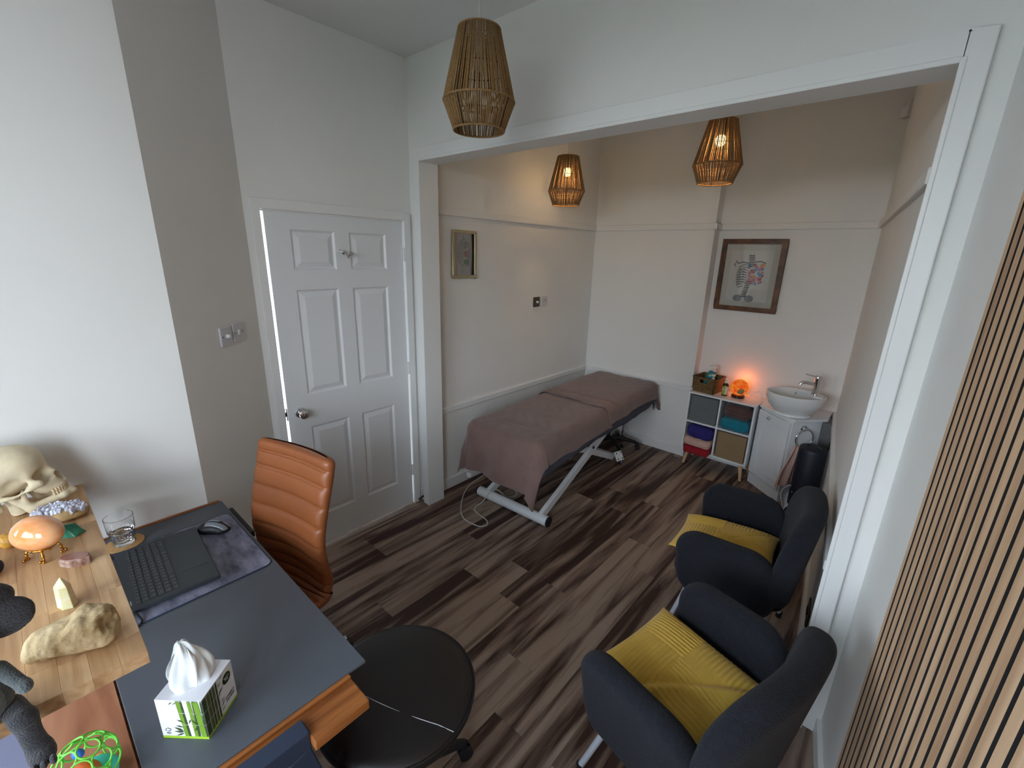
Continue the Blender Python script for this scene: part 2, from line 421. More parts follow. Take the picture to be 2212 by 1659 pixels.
# ---- signed distance modelling (surface nets) for the soft and organic shapes
def snet(fn, lo, hi, h):
    lo = np.array(lo, float); hi = np.array(hi, float)
    n = np.maximum(np.ceil((hi-lo)/h).astype(int)+1, 3)
    ax = [lo[i]+np.arange(n[i])*h for i in range(3)]
    P = np.stack(np.meshgrid(*ax, indexing='ij'), -1)
    F = fn(P)
    F = np.where(F == 0, 1e-9, F)
    nx, ny, nz = F.shape
    cs = (nx-1, ny-1, nz-1)
    acc = np.zeros(cs+(3,)); cnt = np.zeros(cs)
    def crn(A, o): return A[o[0]:o[0]+cs[0], o[1]:o[1]+cs[1], o[2]:o[2]+cs[2]]
    O = [(i, j, k) for i in (0, 1) for j in (0, 1) for k in (0, 1)]
    for a in O:
        for d in range(3):
            if a[d]: continue
            b = list(a); b[d] = 1
            fa = crn(F, a); fb = crn(F, b); s = (fa < 0) != (fb < 0)
            t = np.where(s, fa/np.where(s, fa-fb, 1), 0)
            p = np.zeros(cs+(3,)); 
            for q in range(3): p[..., q] = a[q]
            p[..., d] = t
            acc += p*s[..., None]; cnt += s
    act = cnt > 0
    idx = -np.ones(cs, int); idx[act] = np.arange(act.sum())
    base = np.stack(np.meshgrid(*[np.arange(c) for c in cs], indexing='ij'), -1)
    V = (base[act]+acc[act]/cnt[act][:, None])*h+lo
    quads = []
    for d in range(3):
        e1, e2 = [(1, 2), (2, 0), (0, 1)][d]
        sl0 = [slice(1, -1)]*3; sl0[d] = slice(0, F.shape[d]-1)
        sl1 = list(sl0); sl1[d] = slice(1, F.shape[d])
        f0 = F[tuple(sl0)]; f1 = F[tuple(sl1)]
        s = np.argwhere((f0 < 0) != (f1 < 0))
        if len(s) == 0: continue
        neg = f0[tuple(s.T)] < 0
        off = np.ones(3, int); off[d] = 0
        c = s+off
        def cell(da, db):
            k = c.copy(); k[:, e1] += da; k[:, e2] += db; return idx[tuple(k.T)]
        q = np.stack([cell(-1, -1), cell(0, -1), cell(0, 0), cell(-1, 0)], 1)
        q[~neg] = q[~neg][:, ::-1]
        quads.append(q)
    Q = np.concatenate(quads)
    return V, Q
def sdf_mesh(name, fn, lo, hi, h, smooth=60):
    V, Q = snet(fn, lo, hi, h)
    me = bpy.data.meshes.new(name); me.from_pydata(V.tolist(), [], Q.tolist())
    for p in me.polygons: p.use_smooth = True
    if smooth < 179: me.set_sharp_from_angle(angle=R(smooth))
    me.update()
    return me
def xyz(P): return P[..., 0], P[..., 1], P[..., 2]
def s_box(P, c, b, r):
    q = np.abs(P-np.array(c))-(np.array(b)-r)
    return np.linalg.norm(np.maximum(q, 0), axis=-1)+np.minimum(q.max(-1), 0)-r
def s_ell(P, c, r):
    r = np.array(r); q = P-np.array(c); k0 = np.linalg.norm(q/r, axis=-1); k1 = np.linalg.norm(q/(r*r), axis=-1)
    return k0*(k0-1)/np.maximum(k1, 1e-9)
def s_cap(P, a, b, ra, rb=None):
    rb = ra if rb is None else rb
    a = np.array(a, float); b = np.array(b, float); ab = b-a
    t = np.clip(((P-a)@ab)/(ab@ab), 0, 1)
    return np.linalg.norm(P-a-t[..., None]*ab, axis=-1)-(ra+(rb-ra)*t)
def smin(a, b, k):
    h = np.clip(0.5+0.5*(b-a)/k, 0, 1); return b*(1-h)+a*h-k*h*(1-h)
def smax(a, b, k): return -smin(-a, -b, k)
def wob(P, s, seed=0):
    rg = np.random.RandomState(seed); o = 0
    for i in range(6):
        d = rg.normal(size=3); d /= np.linalg.norm(d); f = s*(1+0.7*i)
        o = o+np.sin(P@d*f+rg.rand()*6.28+1.3*np.sin(P@np.roll(d, 1)*f*0.6+rg.rand()*6))/(1+0.6*i)
    return o/2.5

# ==== THE ROOM
XL = -2.47          # door wall
XBL = -2.45         # left wall of the treatment alcove
YO0, YO1 = 1.82, 1.94   # wall with the wide opening
YB, YA = 4.02, 4.15     # chimney face and recess at the back
XS = -1.31              # step between them
CE, CB = 2.89, 2.96
def xr_front(y): return 0.09+0.16*(1.82-y)
def xr_back(y): return -0.01-0.10*(y-1.94)

def build_floor():
    fl = struct('floor', MB().prism([(-2.6, -1.9), (0.75, -1.9), (0.75, 4.4), (-2.6, 4.4)], -0.06, -0.006), 'black_plastic')
    rg = random.Random(5)
    W, L = 0.146, 1.22
    def plank_mesh(w, l):
        # slightly eased edges, 12 quads or so
        e = 0.0012; h = 0.006
        m = MB(); x, y = w/2-0.0004, l/2-0.0004
        vs = [(-x,-y,-h),(x,-y,-h),(x,y,-h),(-x,y,-h),(-x,-y,-e),(x,-y,-e),(x,y,-e),(-x,y,-e),(-x+e,-y+e,0),(x-e,-y+e,0),(x-e,y-e,0),(-x+e,y-e,0)]
        fs = [(0,3,2,1)]+[(a, (a+1) % 4, (a+1) % 4+4, a+4) for a in range(4)]+[(a+4, (a+1) % 4+4, (a+1) % 4+8, a+8) for a in range(4)]+[(8,9,10,11)]
        return m.add(vs, fs).mesh('plank')
    cache = {}
    x = -2.53; k = 0
    while x < 0.66:
        y = -1.8-rg.choice([0.1, 0.35, 0.6, 0.85, 1.1])
        while y < 4.2:
            y0 = max(y, -1.80); y1 = min(y+L, 4.20); l = round(y1-y0, 2)
            if l > 0.05:
                if l not in cache: cache[l] = plank_mesh(W, l)
                link('plank', cache[l], 'plank_wood', fl, loc=(x+W/2, (y0+y1)/2, 0))
            y += L
        x += W
build_floor()

def build_walls():
    st = lambda n, mb, m='wall_paint', **k: struct(n, mb, m, **k)
    st('wall_left', MB().prism([(-2.07, -0.92), (-2.07, 0.41), (-2.27, 0.628), (-2.27, -0.92)], 0, 3.0))
    st('wall_corner', MB().prism([(-2.07, 0.41), (-2.47, 0.845), (-2.60, 0.845), (-2.60, 0.62), (-2.27, 0.62)], 0, 3.0))
    # wall with the door in it
    m = MB(); y0, y1 = 0.905, 1.757
    m.bx(-2.60, XL, 0.845, y0, 0, 3.0); m.bx(-2.60, XL, y1, YO0, 0, 3.0); m.bx(-2.60, XL, y0, y1, 2.0, 3.0)
    st('wall_door', m)
    m = MB()
    m.bx(-2.60, -2.36, YO0, YO1, 0, 3.0); m.bx(-2.36, -0.012, YO0, YO1, 2.345, 3.0); m.bx(-0.012, 0.13, YO0, YO1, 0, 3.0)
    st('wall_middle', m)
    st('wall_far_left', MB().bx(-2.60, XBL, YO1, 4.3, 0, 3.0))
    st('wall_back', MB().bx(XBL, XS, YB, 4.3, 0, 3.0).bx(XS, 0.0, YA, 4.3, 0, 3.0))
    st('wall_far_right', MB().prism([(xr_back(YO1), YO1), (xr_back(YA), YA), (0.05, YA), (0.13, YO1)], 0, 3.0))
    st('wall_right', MB().prism([(xr_front(YO0), YO0), (xr_front(-0.92), -0.92), (xr_front(-0.92)+0.15, -0.92), (xr_front(YO0)+0.15, YO0)], 0, 3.0))
    st('ceiling', MB().prism([(-2.6, -1.95), (0.9, -1.95), (0.9, YO0), (-2.6, YO0)], CE, CE+0.1), 'ceiling_paint')
    st('ceiling_far', MB().prism([(-2.6, YO1), (0.2, YO1), (0.2, 4.3), (-2.6, 4.3)], CB, CB+0.1), 'ceiling_paint')
    # bay window: walls below and above, frames, panes
    for i, (pa, pb) in enumerate(BAY):
        pa = Vector((*pa, 0)); pb = Vector((*pb, 0)); d = pb-pa; L = d.length; ang = math.atan2(d.y, d.x)      # local +y is outside
        loc = tuple(pa)
        e = 0.08; k = dict(loc=loc, rot=(0, 0, ang))
        y0, y1 = 0.0, 0.14
        m = MB().bx(-0.04, L+0.04, y0, y1, 0, WZ0).bx(-0.04, L+0.04, y0, y1, WZ1, 3.0).bx(-0.04, e, y0, y1, WZ0, WZ1).bx(L-e, L+0.04, y0, y1, WZ0, WZ1)
        st(('wall_front_right', 'wall_front', 'wall_front_left')[i], m, **k)
        f = 0.055; n = (1, 2, 1)[i]
        m = MB().bx(e, L-e, 0.05, 0.11, WZ0, WZ0+f).bx(e, L-e, 0.05, 0.11, WZ1-f, WZ1)
        xs = [e+(L-2*e)*q/n for q in range(n+1)]
        for q, x in enumerate(xs):
            x0 = x if q == 0 else (x-f if q == n else x-f/2); m.bx(x0, x0+f, 0.05, 0.11, WZ0+f, WZ1-f)
        w = st('window_%d' % (i+1), m, 'gloss_white', bevel=0.004, **k)
        for q in range(n): part('pane', MB().bx(xs[q]+0.02, xs[q+1]-0.02, 0.078, 0.082, WZ0+0.02, WZ1-0.02), 'pane', w)
        part('window_sill', MB().bx(0.0, L, -0.07, 0.05, WZ0-0.03, WZ0), 'gloss_white', w, bevel=0.006)
    g = MB().prism([(-9, -14), (9, -14), (9, -1.0), (3, -1.0), (3, -2.0), (-4, -2.0), (-4, -1.0), (-9, -1.0)], -0.5, -0.45)
    struct('ground', g, 'paving')
    hd = MB().grid(lambda u, v: (-8+16*u+0.2*math.sin(70*v+3*u), -7.5+0.35*math.sin(9*u*6)*math.sin(8*v)+0.2*math.sin(60*u+5*v), -0.45+2.1*v+0.15*v*math.sin(40*u)), 120, 14)
    tag(part('hedge', hd, 'leafy', smooth=180, solid=0.5), 'green garden hedge outside the front window', 'hedge')
build_walls()

def build_trims():
    G = 'gloss_white'
    # architrave of the wide opening
    y0 = YO0-0.020
    t = MB().bx(-2.412, -2.352, y0, YO0+0.002, 0, 2.405).bx(-2.352, -0.018, y0, YO0+0.002, 2.342, 2.405).bx(-0.018, 0.038, y0, YO0+0.002, 0, 2.405)
    struct('trim_1', t, G, bevel=0.004)
    # lining of the opening (jambs and soffit) with a thin proud bead
    t = MB().bx(-2.362, -2.348, YO0-0.024, YO1+0.004, 0, 2.345).bx(-2.348, -0.022, YO0-0.024, YO1+0.004, 2.331, 2.347).bx(-0.024, -0.010, YO0-0.024, YO1+0.004, 0, 2.345)
    struct('trim_2', t, G, bevel=0.003)
    def rail(name, z0, z1, d):
        m = MB()
        m.bx(XBL-0.01, XBL+d, YO1, YB, z0, z1)
        m.bx(XBL, XS+d, YB-d, YB+0.01, z0, z1)
        m.bx(XS-0.01, XS+d, YB-d, YA, z0, z1)
        m.bx(XS, xr_back(YA), YA-d, YA+0.01, z0, z1)
        a, b = (xr_back(YO1), YO1), (xr_back(YA), YA)
        m.prism([(a[0]-d, a[1]), (b[0]-d, b[1]), (b[0]+0.01, b[1]), (a[0]+0.01, a[1])], z0, z1)
        return struct(name, m, G if z1 < 1 else 'wall_paint', bevel=0.005)
    rail('trim_3', 2.052, 2.102, 0.022)
    rail('trim_4', 0.645, 0.690, 0.020)
    m = MB(); d = 0.016; z = 0.085
    m.bx(XBL-0.01, XBL+d, YO1, YB, 0, z); m.bx(XBL, XS+d, YB-d, YB+0.01, 0, z); m.bx(XS-0.01, XS+d, YB-d, YA, 0, z); m.bx(XS, xr_back(YA), YA-d, YA+0.01, 0, z)
    struct('baseboard_back', m, G, bevel=0.004)
    a, b = (xr_back(YO1), YO1), (xr_back(YA), YA)
    struct('baseboard_far_right', MB().prism([(a[0]-d, a[1]), (b[0]-d, b[1]), (b[0]+0.01, b[1]), (a[0]+0.01, a[1])], 0, z), G, bevel=0.004)
    a, b = (xr_front(YO0), YO0), (xr_front(-0.9), -0.9)
    struct('baseboard_right', MB().prism([(a[0]-d, a[1]), (b[0]-d, b[1]), (b[0]+0.01, b[1]), (a[0]+0.01, a[1])], 0, 0.075), G, bevel=0.004)
    a, b = (-2.07, 0.41), (-2.47, 0.845)
    # door architrave
    m = MB(); x1 = XL+0.018
    m.bx(XL-0.002, x1, 0.868, 0.912, 0, 2.045); m.bx(XL-0.002, x1, 1.750, 1.800, 0, 2.045); m.bx(XL-0.002, x1, 0.912, 1.750, 1.996, 2.045)
    struct('trim_5', m, G, bevel=0.004)
build_trims()

def build_door():
    W, H, T = 0.812, 1.979, 0.036     # leaf width, height, thickness; local y from hinge (0) to -W, x out of the wall
    m = MB()
    ys = [-W, -0.690, -0.450, -0.362, -0.122, 0.0]
    zs = [0, 0.205, 0.803, 0.998, 1.590, 1.694, 1.900, H]
    for i in range(5):
        for j in range(7):
            y0, y1, z0, z1 = ys[i], ys[i+1], zs[j], zs[j+1]
            if i in (1, 3) and j in (1, 3, 5):
                rings = [(0, 0), (0.010, -0.010), (0.016, -0.010), (0.042, -0.001), ]
                P = []
                for (ins, x) in rings:
                    P.append([(x, y0+ins, z0+ins), (x, y1-ins, z0+ins), (x, y1-ins, z1-ins), (x, y0+ins, z1-ins)])
                vs = [p for r in P for p in r]; fs = []
                for r in range(len(P)-1):
                    for k in range(4): fs.append((r*4+k, r*4+(k+1) % 4, r*4+4+(k+1) % 4, r*4+4+k))
                b = (len(P)-1)*4; fs.append((b, b+1, b+2, b+3))
                m.add(vs, fs)
            else:
                m.add([(0, y0, z0), (0, y1, z0), (0, y1, z1), (0, y0, z1)], [(0, 1, 2, 3)])
    # back and edges
    m.add([(0, -W, 0), (0, 0, 0), (0, 0, H), (0, -W, H), (-T, -W, 0), (-T, 0, 0), (-T, 0, H), (-T, -W, H)],
          [(4, 7, 6, 5), (0, 4, 5, 1), (1, 5, 6, 2), (2, 6, 7, 3), (3, 7, 4, 0)])
    d = struct('door_1', m, 'door_white')
    d.location = (XL+0.004, 1.742, 0.008); d['label'] = 'white six panel door with chrome knob beside the desk chair'
    k = MB().lathe([(0.031, 0), (0.031, 0.004), (0.028, 0.009), (0.012, 0.012), (0.011, 0.030), (0.016, 0.034), (0.024, 0.040), (0.0265, 0.050), (0.024, 0.058), (0.016, 0.062), (0, 0.062)], 28,
                   mtx=Matrix.Translation((0, -0.745, 0.905)) @ Matrix.Rotation(R(90), 4, 'Y'))
    part('door_knob', k, 'chrome', d, smooth=40, label='round chrome door knob')
    h = MB().lathe([(0.012, 0), (0.012, 0.004), (0.0045, 0.006), (0.0045, 0.03)], 16, mtx=Matrix.Translation((0, -0.405, 1.79)) @ Matrix.Rotation(R(90), 4, 'Y'))
    h.tube([(0.03, -0.405, 1.79), (0.038, -0.405, 1.782), (0.044, -0.405, 1.766), (0.052, -0.405, 1.760), (0.060, -0.405, 1.768), (0.062, -0.405, 1.80)], 0.0042, 10)
    h.sphere((0.062, -0.405, 1.803), 0.006, 10, 8)
    h.sphere((0.03, -0.372, 1.782), (0.004, 0.016, 0.010), 12, 8); h.tube([(0.02, -0.405, 1.788), (0.03, -0.375, 1.782)], 0.004, 8)
    h.tube([(0.01, -0.405, 1.79), (0.03, -0.43, 1.796), (0.042, -0.462, 1.80)], [0.004, 0.008, 0.011], 10)
    part('coat_hook', h, 'chrome', d, smooth=40)
    for z in (0.27, 1.04, 1.785):
        hm = MB().cyl((0.006, 0.004, z-0.042), (0.006, 0.004, z+0.042), 0.0065, n=12).bx(0.0, 0.003, -0.012, 0.008, z-0.042, z+0.042)
        part('hinge', hm, 'white_plastic', d, smooth=40)
    lt = MB().bx(-0.026, -0.008, -W-0.004, -W+0.002, 0.87, 0.94).bx(-0.022, -0.012, -W-0.012, -W, 0.895, 0.918)
    part('latch', lt, 'brushed_bronze', d)
    fr = MB().bx(-2.60, XL+0.001, 0.895, 0.907, 0, 2.0).bx(-2.60, XL+0.001, 1.750, 1.760, 0, 2.0).bx(-2.60, XL+0.001, 0.905, 1.757, 1.988, 2.0)
    struct('trim_6', fr, 'gloss_white')
build_door()
def build_hall():
    # a plain pale hallway wall beyond the door, lit by the open end of the hall
    struct('wall_hall', MB().bx(-4.0, -3.9, 0.0, 2.6, 0, 3.0), 'wall_paint')
build_hall()

def switch(name, label, cat, loc, ang, w=0.086, plate='off_plastic', kind='dimmer', group=None):
    """local +x out of the wall, y sideways, z up"""
    t = thing(name, label, cat, loc, ang, group)
    part('plate', MB().bx(0, 0.010, -w/2, w/2, -0.043, 0.043), plate, t, bevel=0.004, seg=3)
    for s in (-1, 1):
        part('screw', MB().lathe([(0.0035, 0), (0.0035, 0.001), (0, 0.0015)], 10, mtx=Matrix.Translation((0.010, s*0.030, 0)) @ Matrix.Rotation(R(90), 4, 'Y')), 'grey_metal', t)
    if kind == 'dimmer':
        part('dimmer_knob', MB().lathe([(0.010, 0), (0.010, 0.012), (0.0085, 0.016), (0, 0.016)], 20, mtx=Matrix.Translation((0.010, 0, 0)) @ Matrix.Rotation(R(90), 4, 'Y')), 'white_plastic', t, smooth=40)
    elif kind == 'rocker':
        m = MB().box((0.011, 0, 0), (0.008, 0.012, 0.024), (0, R(8), 0))
        part('rocker', m, 'white_plastic', t, bevel=0.001)
    elif kind == 'aerial':
        part('aerial_port', MB().lathe([(0.005, 0), (0.005, 0.002), (0, 0.002)], 14, mtx=Matrix.Translation((0.010, 0, 0.012)) @ Matrix.Rotation(R(90), 4, 'Y')), 'black_plastic', t)
    return t
a45 = math.atan2(0.40, 0.435)        # outward normal of the angled wall
nrm = math.atan2(0.40, 0.435)
def angled(p):                        # point on the angled wall, p metres from its near corner
    L = math.hypot(0.40, 0.435); return (-2.07-0.40*p/L, 0.41+0.435*p/L)
x, y = angled(0.298); switch('dimmer_switch', 'white square dimmer switch on angled wall left of the door', 'switch', (x, y, 1.425), nrm)
x, y = angled(0.392); switch('light_switch', 'white rocker light switch beside the dimmer on angled wall', 'switch', (x, y, 1.428), nrm, kind='rocker')
switch('dimmer_switch', 'dark metal dimmer plate with pale knob on wall above massage table', 'switch', (XBL, 3.112, 1.413), 0, plate='brushed_bronze')
switch('wall_plate', 'white aerial socket plate right of the dark dimmer above massage table', 'switch', (XBL, 3.225, 1.413), 0, plate='off_plastic', kind='aerial')
def power_socket():
    y = 2.24; ang = PI+math.atan(0.10)
    t = thing('power_socket', 'dark bronze double socket low on wall behind the navy chairs', 'socket', (xr_back(y), y, 0.21), ang)
    part('plate', MB().bx(0, 0.008, -0.073, 0.073, -0.043, 0.043), 'brushed_bronze', t, bevel=0.003)
    for s in (-1, 1):
        part('switch', MB().bx(0.008, 0.012, s*0.02-0.007, s*0.02+0.007, 0.010, 0.028), 'black_plastic', t)
        part('outlet', MB().bx(0.008, 0.010, s*0.045-0.016, s*0.045+0.016, -0.03, 0.004), 'black_plastic', t)
power_socket()
def motion_sensor():
    t = thing('motion_sensor', 'small white alarm motion sensor in the top back corner', 'sensor', (xr_back(YA)-0.012, YA-0.012, 2.735), R(225))
    m = MB().prism([(-0.0, -0.034), (0.030, -0.026), (0.030, 0.026), (0.0, 0.034)], 0, 0.105)
    part('housing', m, 'white_plastic', t, bevel=0.006, seg=3)
    part('lens', MB().sphere((0.029, 0, 0.075), (0.006, 0.018, 0.018), 16, 10), 'off_plastic', t, smooth=180)
motion_sensor()
def door_stop():
    t = thing('door_stop', 'small metal door stop with white tip low beside the opening post', 'door stop', (-2.428, YO0-0.0, 0.045), 0)
    part('spring', MB().tube([(0.0, -0.002, 0), (0, -0.06, -0.012)], [0.008, 0.006], 12), 'brushed_bronze', t)
    part('tip', MB().sphere((0, -0.066, -0.013), 0.009, 12, 8), 'white_plastic', t, smooth=180)
    part('box', MB().bx(-0.034, -0.012, -0.014, 0.0, -0.002, 0.052), 'white_plastic', t, bevel=0.004)
door_stop()

# ------------------------------------------------------------------ slatted wood panel on the right wall
def slat_panel():
    y0 = 1.430
    ang = math.atan2(1, -0.16)                 # along the wall, away from the camera
    t = thing('slat_panel', 'tall wood slat panel with black felt gaps on the right wall', 'wall panel', (xr_front(y0)+0.001, y0, 0.0), 0)
    dx, dy = 0.16/math.hypot(1, 0.16), -1/math.hypot(1, 0.16)      # runs towards the front of the room
    nx, ny = dy, -dx                                                # out of the wall (towards -x)
    rot = math.atan2(dy, dx)
    H0, H1 = 0.02, 2.70; n = 58; pitch = 0.0384; Lg = n*pitch
    back = MB().box((dx*Lg/2+nx*0.004, dy*Lg/2+ny*0.004, (H0+H1)/2), (Lg, 0.008, H1-H0), Matrix.Rotation(rot, 3, 'Z'))
    part('felt_backing', back, 'slat_felt', t)
    def slat_mesh(w):
        me = MB().box((0, 0, 0), (w, 0.013, H1-H0)).mesh('slat')
        me.materials.append(MATS['slat_oak']); me.materials.append(MATS['slat_felt'])
        for p in me.polygons:           # veneer on the room side, black core on the flanks
            p.material_index = 0 if abs(p.normal.y) > 0.5 else 1
        return me
    sm = slat_mesh(0.0275); s0 = slat_mesh(0.020)
    for i in range(n):
        p = i*pitch+0.0115
        if i == 0: p += 0.003
        link('slat', s0 if i == 0 else sm, 'slat_oak', t, loc=(dx*p+nx*0.0145, dy*p+ny*0.0145, (H0+H1)/2), rot=(0, 0, rot))
slat_panel()

# =================================================================== PENDANT LAMPS
def pendant(label, loc, top, lit, flex_to, shared={}):
    """origin at the middle of the shade's widest ring; z up"""
    t = thing('pendant_lamp', label, 'pendant lamp', loc, R(11)*len(label) % 1.0, 'jute cord pendant lamps')
    Rw, Rt, Rb = 0.140, 0.080, 0.101
    zt, zb = 0.242, -0.102
    if 'cords' not in shared:
        rg = random.Random(3); n = 104
        def cords(z0, r0, z1, r1):
            m = MB()
            for i in range(n):
                if i % 26 in (0,): continue
                a = 2*PI*(i+rg.uniform(-0.28, 0.28))/n; b = a+rg.uniform(-0.01, 0.01)
                p0 = Vector((r0*math.cos(a), r0*math.sin(a), z0)); p1 = Vector((r1*math.cos(b), r1*math.sin(b), z1))
                k = p0.lerp(p1, 0.5)*(1+rg.uniform(-0.012, 0.004))
                m.tube([p0, k, p1], 0.0028, 5)
            return m.mesh('cords', 180)
        shared['up'] = cords(zt, Rt, 0, Rw); shared['low'] = cords(0, Rw, zb, Rb)
        shared['wrap'] = [MB().torus((0, 0, z), r, w, 48, 8).mesh('ring', 180) for r, z, w in ((Rt, zt, .0035), (Rw, 0, .0042), (Rb, zb, .004))]
        m = MB()
        for f in (0.45,): m.torus((0, 0, zt*f), Rw+(Rt-Rw)*f-0.003, 0.002, 40, 6)
        m.torus((0, 0, zb*0.45), Rw+(Rb-Rw)*0.45-0.003, 0.002, 40, 6)
        for k in range(4):
            a = PI/2*k; c, s = math.cos(a), math.sin(a)
            m.tube([(Rt*c*.98, Rt*s*.98, zt), (Rw*c*.98, Rw*s*.98, 0), (Rb*c*.98, Rb*s*.98, zb)], 0.0026, 6)
            m.tube([(Rt*c, Rt*s, zt), (0.02*c, 0.02*s, zt-0.01)], 0.002, 6)
        shared['frame'] = m.mesh('frame', 180)
        m = MB().lathe([(0.019, zt-0.02), (0.021, zt-0.012), (0.021, zt+0.004), (0.012, zt+0.014), (0.006, zt+0.03)], 20)
        m.lathe([(0.017, zt-0.10), (0.0185, zt-0.09), (0.0185, zt-0.02), (0.019, zt-0.02)], 20)
        shared['hold'] = m.mesh('holder', 40)
        m = MB().lathe([(0, 0.105), (0.012, 0.106), (0.022, 0.112), (0.028, 0.122), (0.031, 0.135), (0.030, 0.146), (0.025, 0.156), (0.017, 0.164), (0.015, 0.172)], 24)
        shared['bulb'] = m.mesh('bulb', 180)
    link('cord_weave_upper', shared['up'], 'jute', t, kind='stuff'); link('cord_weave_lower', shared['low'], 'jute', t, kind='stuff')
    [link('cord_ring', q, 'jute', t) for q in shared['wrap']]; link('wire_frame', shared['frame'], 'wire_dark', t)
    link('lamp_holder', shared['hold'], 'white_plastic', t)
    bm = shared['bulb'].copy(); link('bulb', bm, 'bulb_on' if lit else 'bulb_off', t, label='glowing bulb' if lit else 'unlit frosted bulb')
    h = flex_to-loc[2]
    part('flex', MB().tube([(0, 0, zt+0.02), (0.001, 0, h)], 0.0032, 8), 'cable_white', t)
    part('ceiling_rose', MB().lathe([(0.045, h-0.024), (0.045, h-0.006), (0.04, h)], 24), 'white_plastic', t, smooth=40)
    if lit:
        ld = bpy.data.lights.new('bulb_light', 'POINT'); ld.energy = 32; ld.color = (1.0, 0.66, 0.34); ld.shadow_soft_size = 0.034
        lo = bpy.data.objects.new('bulb_light', ld); COL.objects.link(lo); lo.parent = t; lo.location = (0, 0, 0.134)
    return t
pendant('unlit jute cord pendant lamp hanging in the near room', (-1.428, 1.398, 2.388), 0, False, CE)
pendant('lit jute cord pendant lamp above the massage table', (-2.150, 3.055, 2.292), 0, True, CB)
pendant('lit jute cord pendant lamp in front of the chimney wall edge', (-1.035, 3.045, 2.366), 0, True, CB)

# =================================================================== PICTURES
def brain_picture():
    """local: x right, z up, y = 0 at the wall, +y out of the wall; hung on the far left wall (out = +x)"""
    t = thing('framed_print', 'narrow champagne frame with brain drawing in black and colours, far left wall', 'picture', (XBL+0.001, 2.247, 1.80), R(-90))
    w, h, d, f = 0.232, 0.332, 0.018, 0.019
    m = MB()
    m.bx(-w/2, w/2, 0.0, d, h/2-f, h/2).bx(-w/2, w/2, 0.0, d, -h/2, -h/2+f).bx(-w/2, -w/2+f, 0, d, -h/2+f, h/2-f).bx(w/2-f, w/2, 0, d, -h/2+f, h/2-f)
    part('frame', m, 'champagne_metal', t, bevel=0.005, seg=3)
    part('frame_foot', MB().bx(-w/2-0.004, -w/2+0.012, 0.0, 0.01, -h/2-0.004, -h/2+0.06), 'black_plastic', t)
    part('paper', MB().bx(-w/2+f, w/2-f, 0.002, 0.006, -h/2+f, h/2-f), 'pic_paper', t)
    # y-mirrored axes: local x grows to the viewer's left once turned, so drawing coordinates are flipped
    def blob(m, cx, cz, rx, rz, n=16, y=0.0068):
        m.add([(-(cx+rx*math.cos(2*PI*i/n)), y, cz+rz*math.sin(2*PI*i/n)) for i in range(n)], [tuple(range(n))]); return m
    rg = random.Random(2)
    ink = MB()
    E = [(-(0.062*math.cos(a)), 0.0066, 0.012+0.092*math.sin(a)) for a in [2*PI*i/48 for i in range(48)]]
    ink.tube(E, 0.0012, 5, closed=True)
    for i in range(26):                      # folds of the left half
        z = 0.095-0.0066*i*1.0; hw = 0.058*math.sqrt(max(0.02, 1-((z-0.012)/0.092)**2))
        x = -hw+0.004; 
        while x < -0.004:
            l = rg.uniform(0.008, 0.016); c = rg.uniform(-0.004, 0.004)
            ink.tube([(-x, 0.0068, z), (-(x+l/2), 0.0068, z+c), (-(x+l), 0.0068, z+rg.uniform(-0.002, 0.002))], rg.uniform(0.0006, 0.0014), 4)
            x += l+rg.uniform(0.001, 0.005)
    for (x, z) in ((-0.006, 0.128), (-0.003, 0.112)): ink.add([(-(x-0.005), 0.0068, z-0.006), (-(x+0.006), 0.0068, z-0.004), (-(x+0.001), 0.0068, z+0.007)], [(0, 1, 2)])
    ink.tube([(0.012, 0.0068, -0.088), (0.022, 0.0068, -0.104), (0.022, 0.0068, -0.118), (0.012, 0.0068, -0.124)], 0.0016, 5)
    for z in (-0.112, -0.120): ink.tube([(-0.004, 0.0068, z), (-0.014, 0.0068, z+0.002), (-0.024, 0.0068, z-0.001)], 0.0007, 4)
    part('ink_drawing', ink, 'ink', t)
    part('drawing_grey', blob(blob(MB(), 0.018, 0.072, 0.018, 0.022), 0.040, 0.002, 0.019, 0.032), 'art_grey', t)
    part('drawing_orange', blob(blob(MB(), 0.040, 0.062, 0.012, 0.024, y=.0070), 0.050, 0.034, 0.008, 0.016, y=.0070), 'art_orange', t)
    part('drawing_red', blob(MB(), 0.016, 0.006, 0.016, 0.022, y=0.0071), 'art_red', t)
    part('drawing_blue', blob(MB(), 0.010, 0.048, 0.011, 0.011, y=0.0072), 'art_blue', t)
    g = blob(blob(MB(), 0.016, -0.050, 0.017, 0.020, y=0.0072), 0.038, -0.048, 0.018, 0.017, y=0.0072)
    for k in range(5): g.tube([(-0.028-0.006*k, 0.0072, -0.06), (-0.030-0.007*k, 0.0072, -0.088+0.004*k)], 0.0012, 4)
    part('drawing_green', g, 'art_green', t)
    part('glass', MB().bx(-w/2+f, w/2-f, 0.009, 0.010, -h/2+f, h/2-f), 'pane', t)
brain_picture()

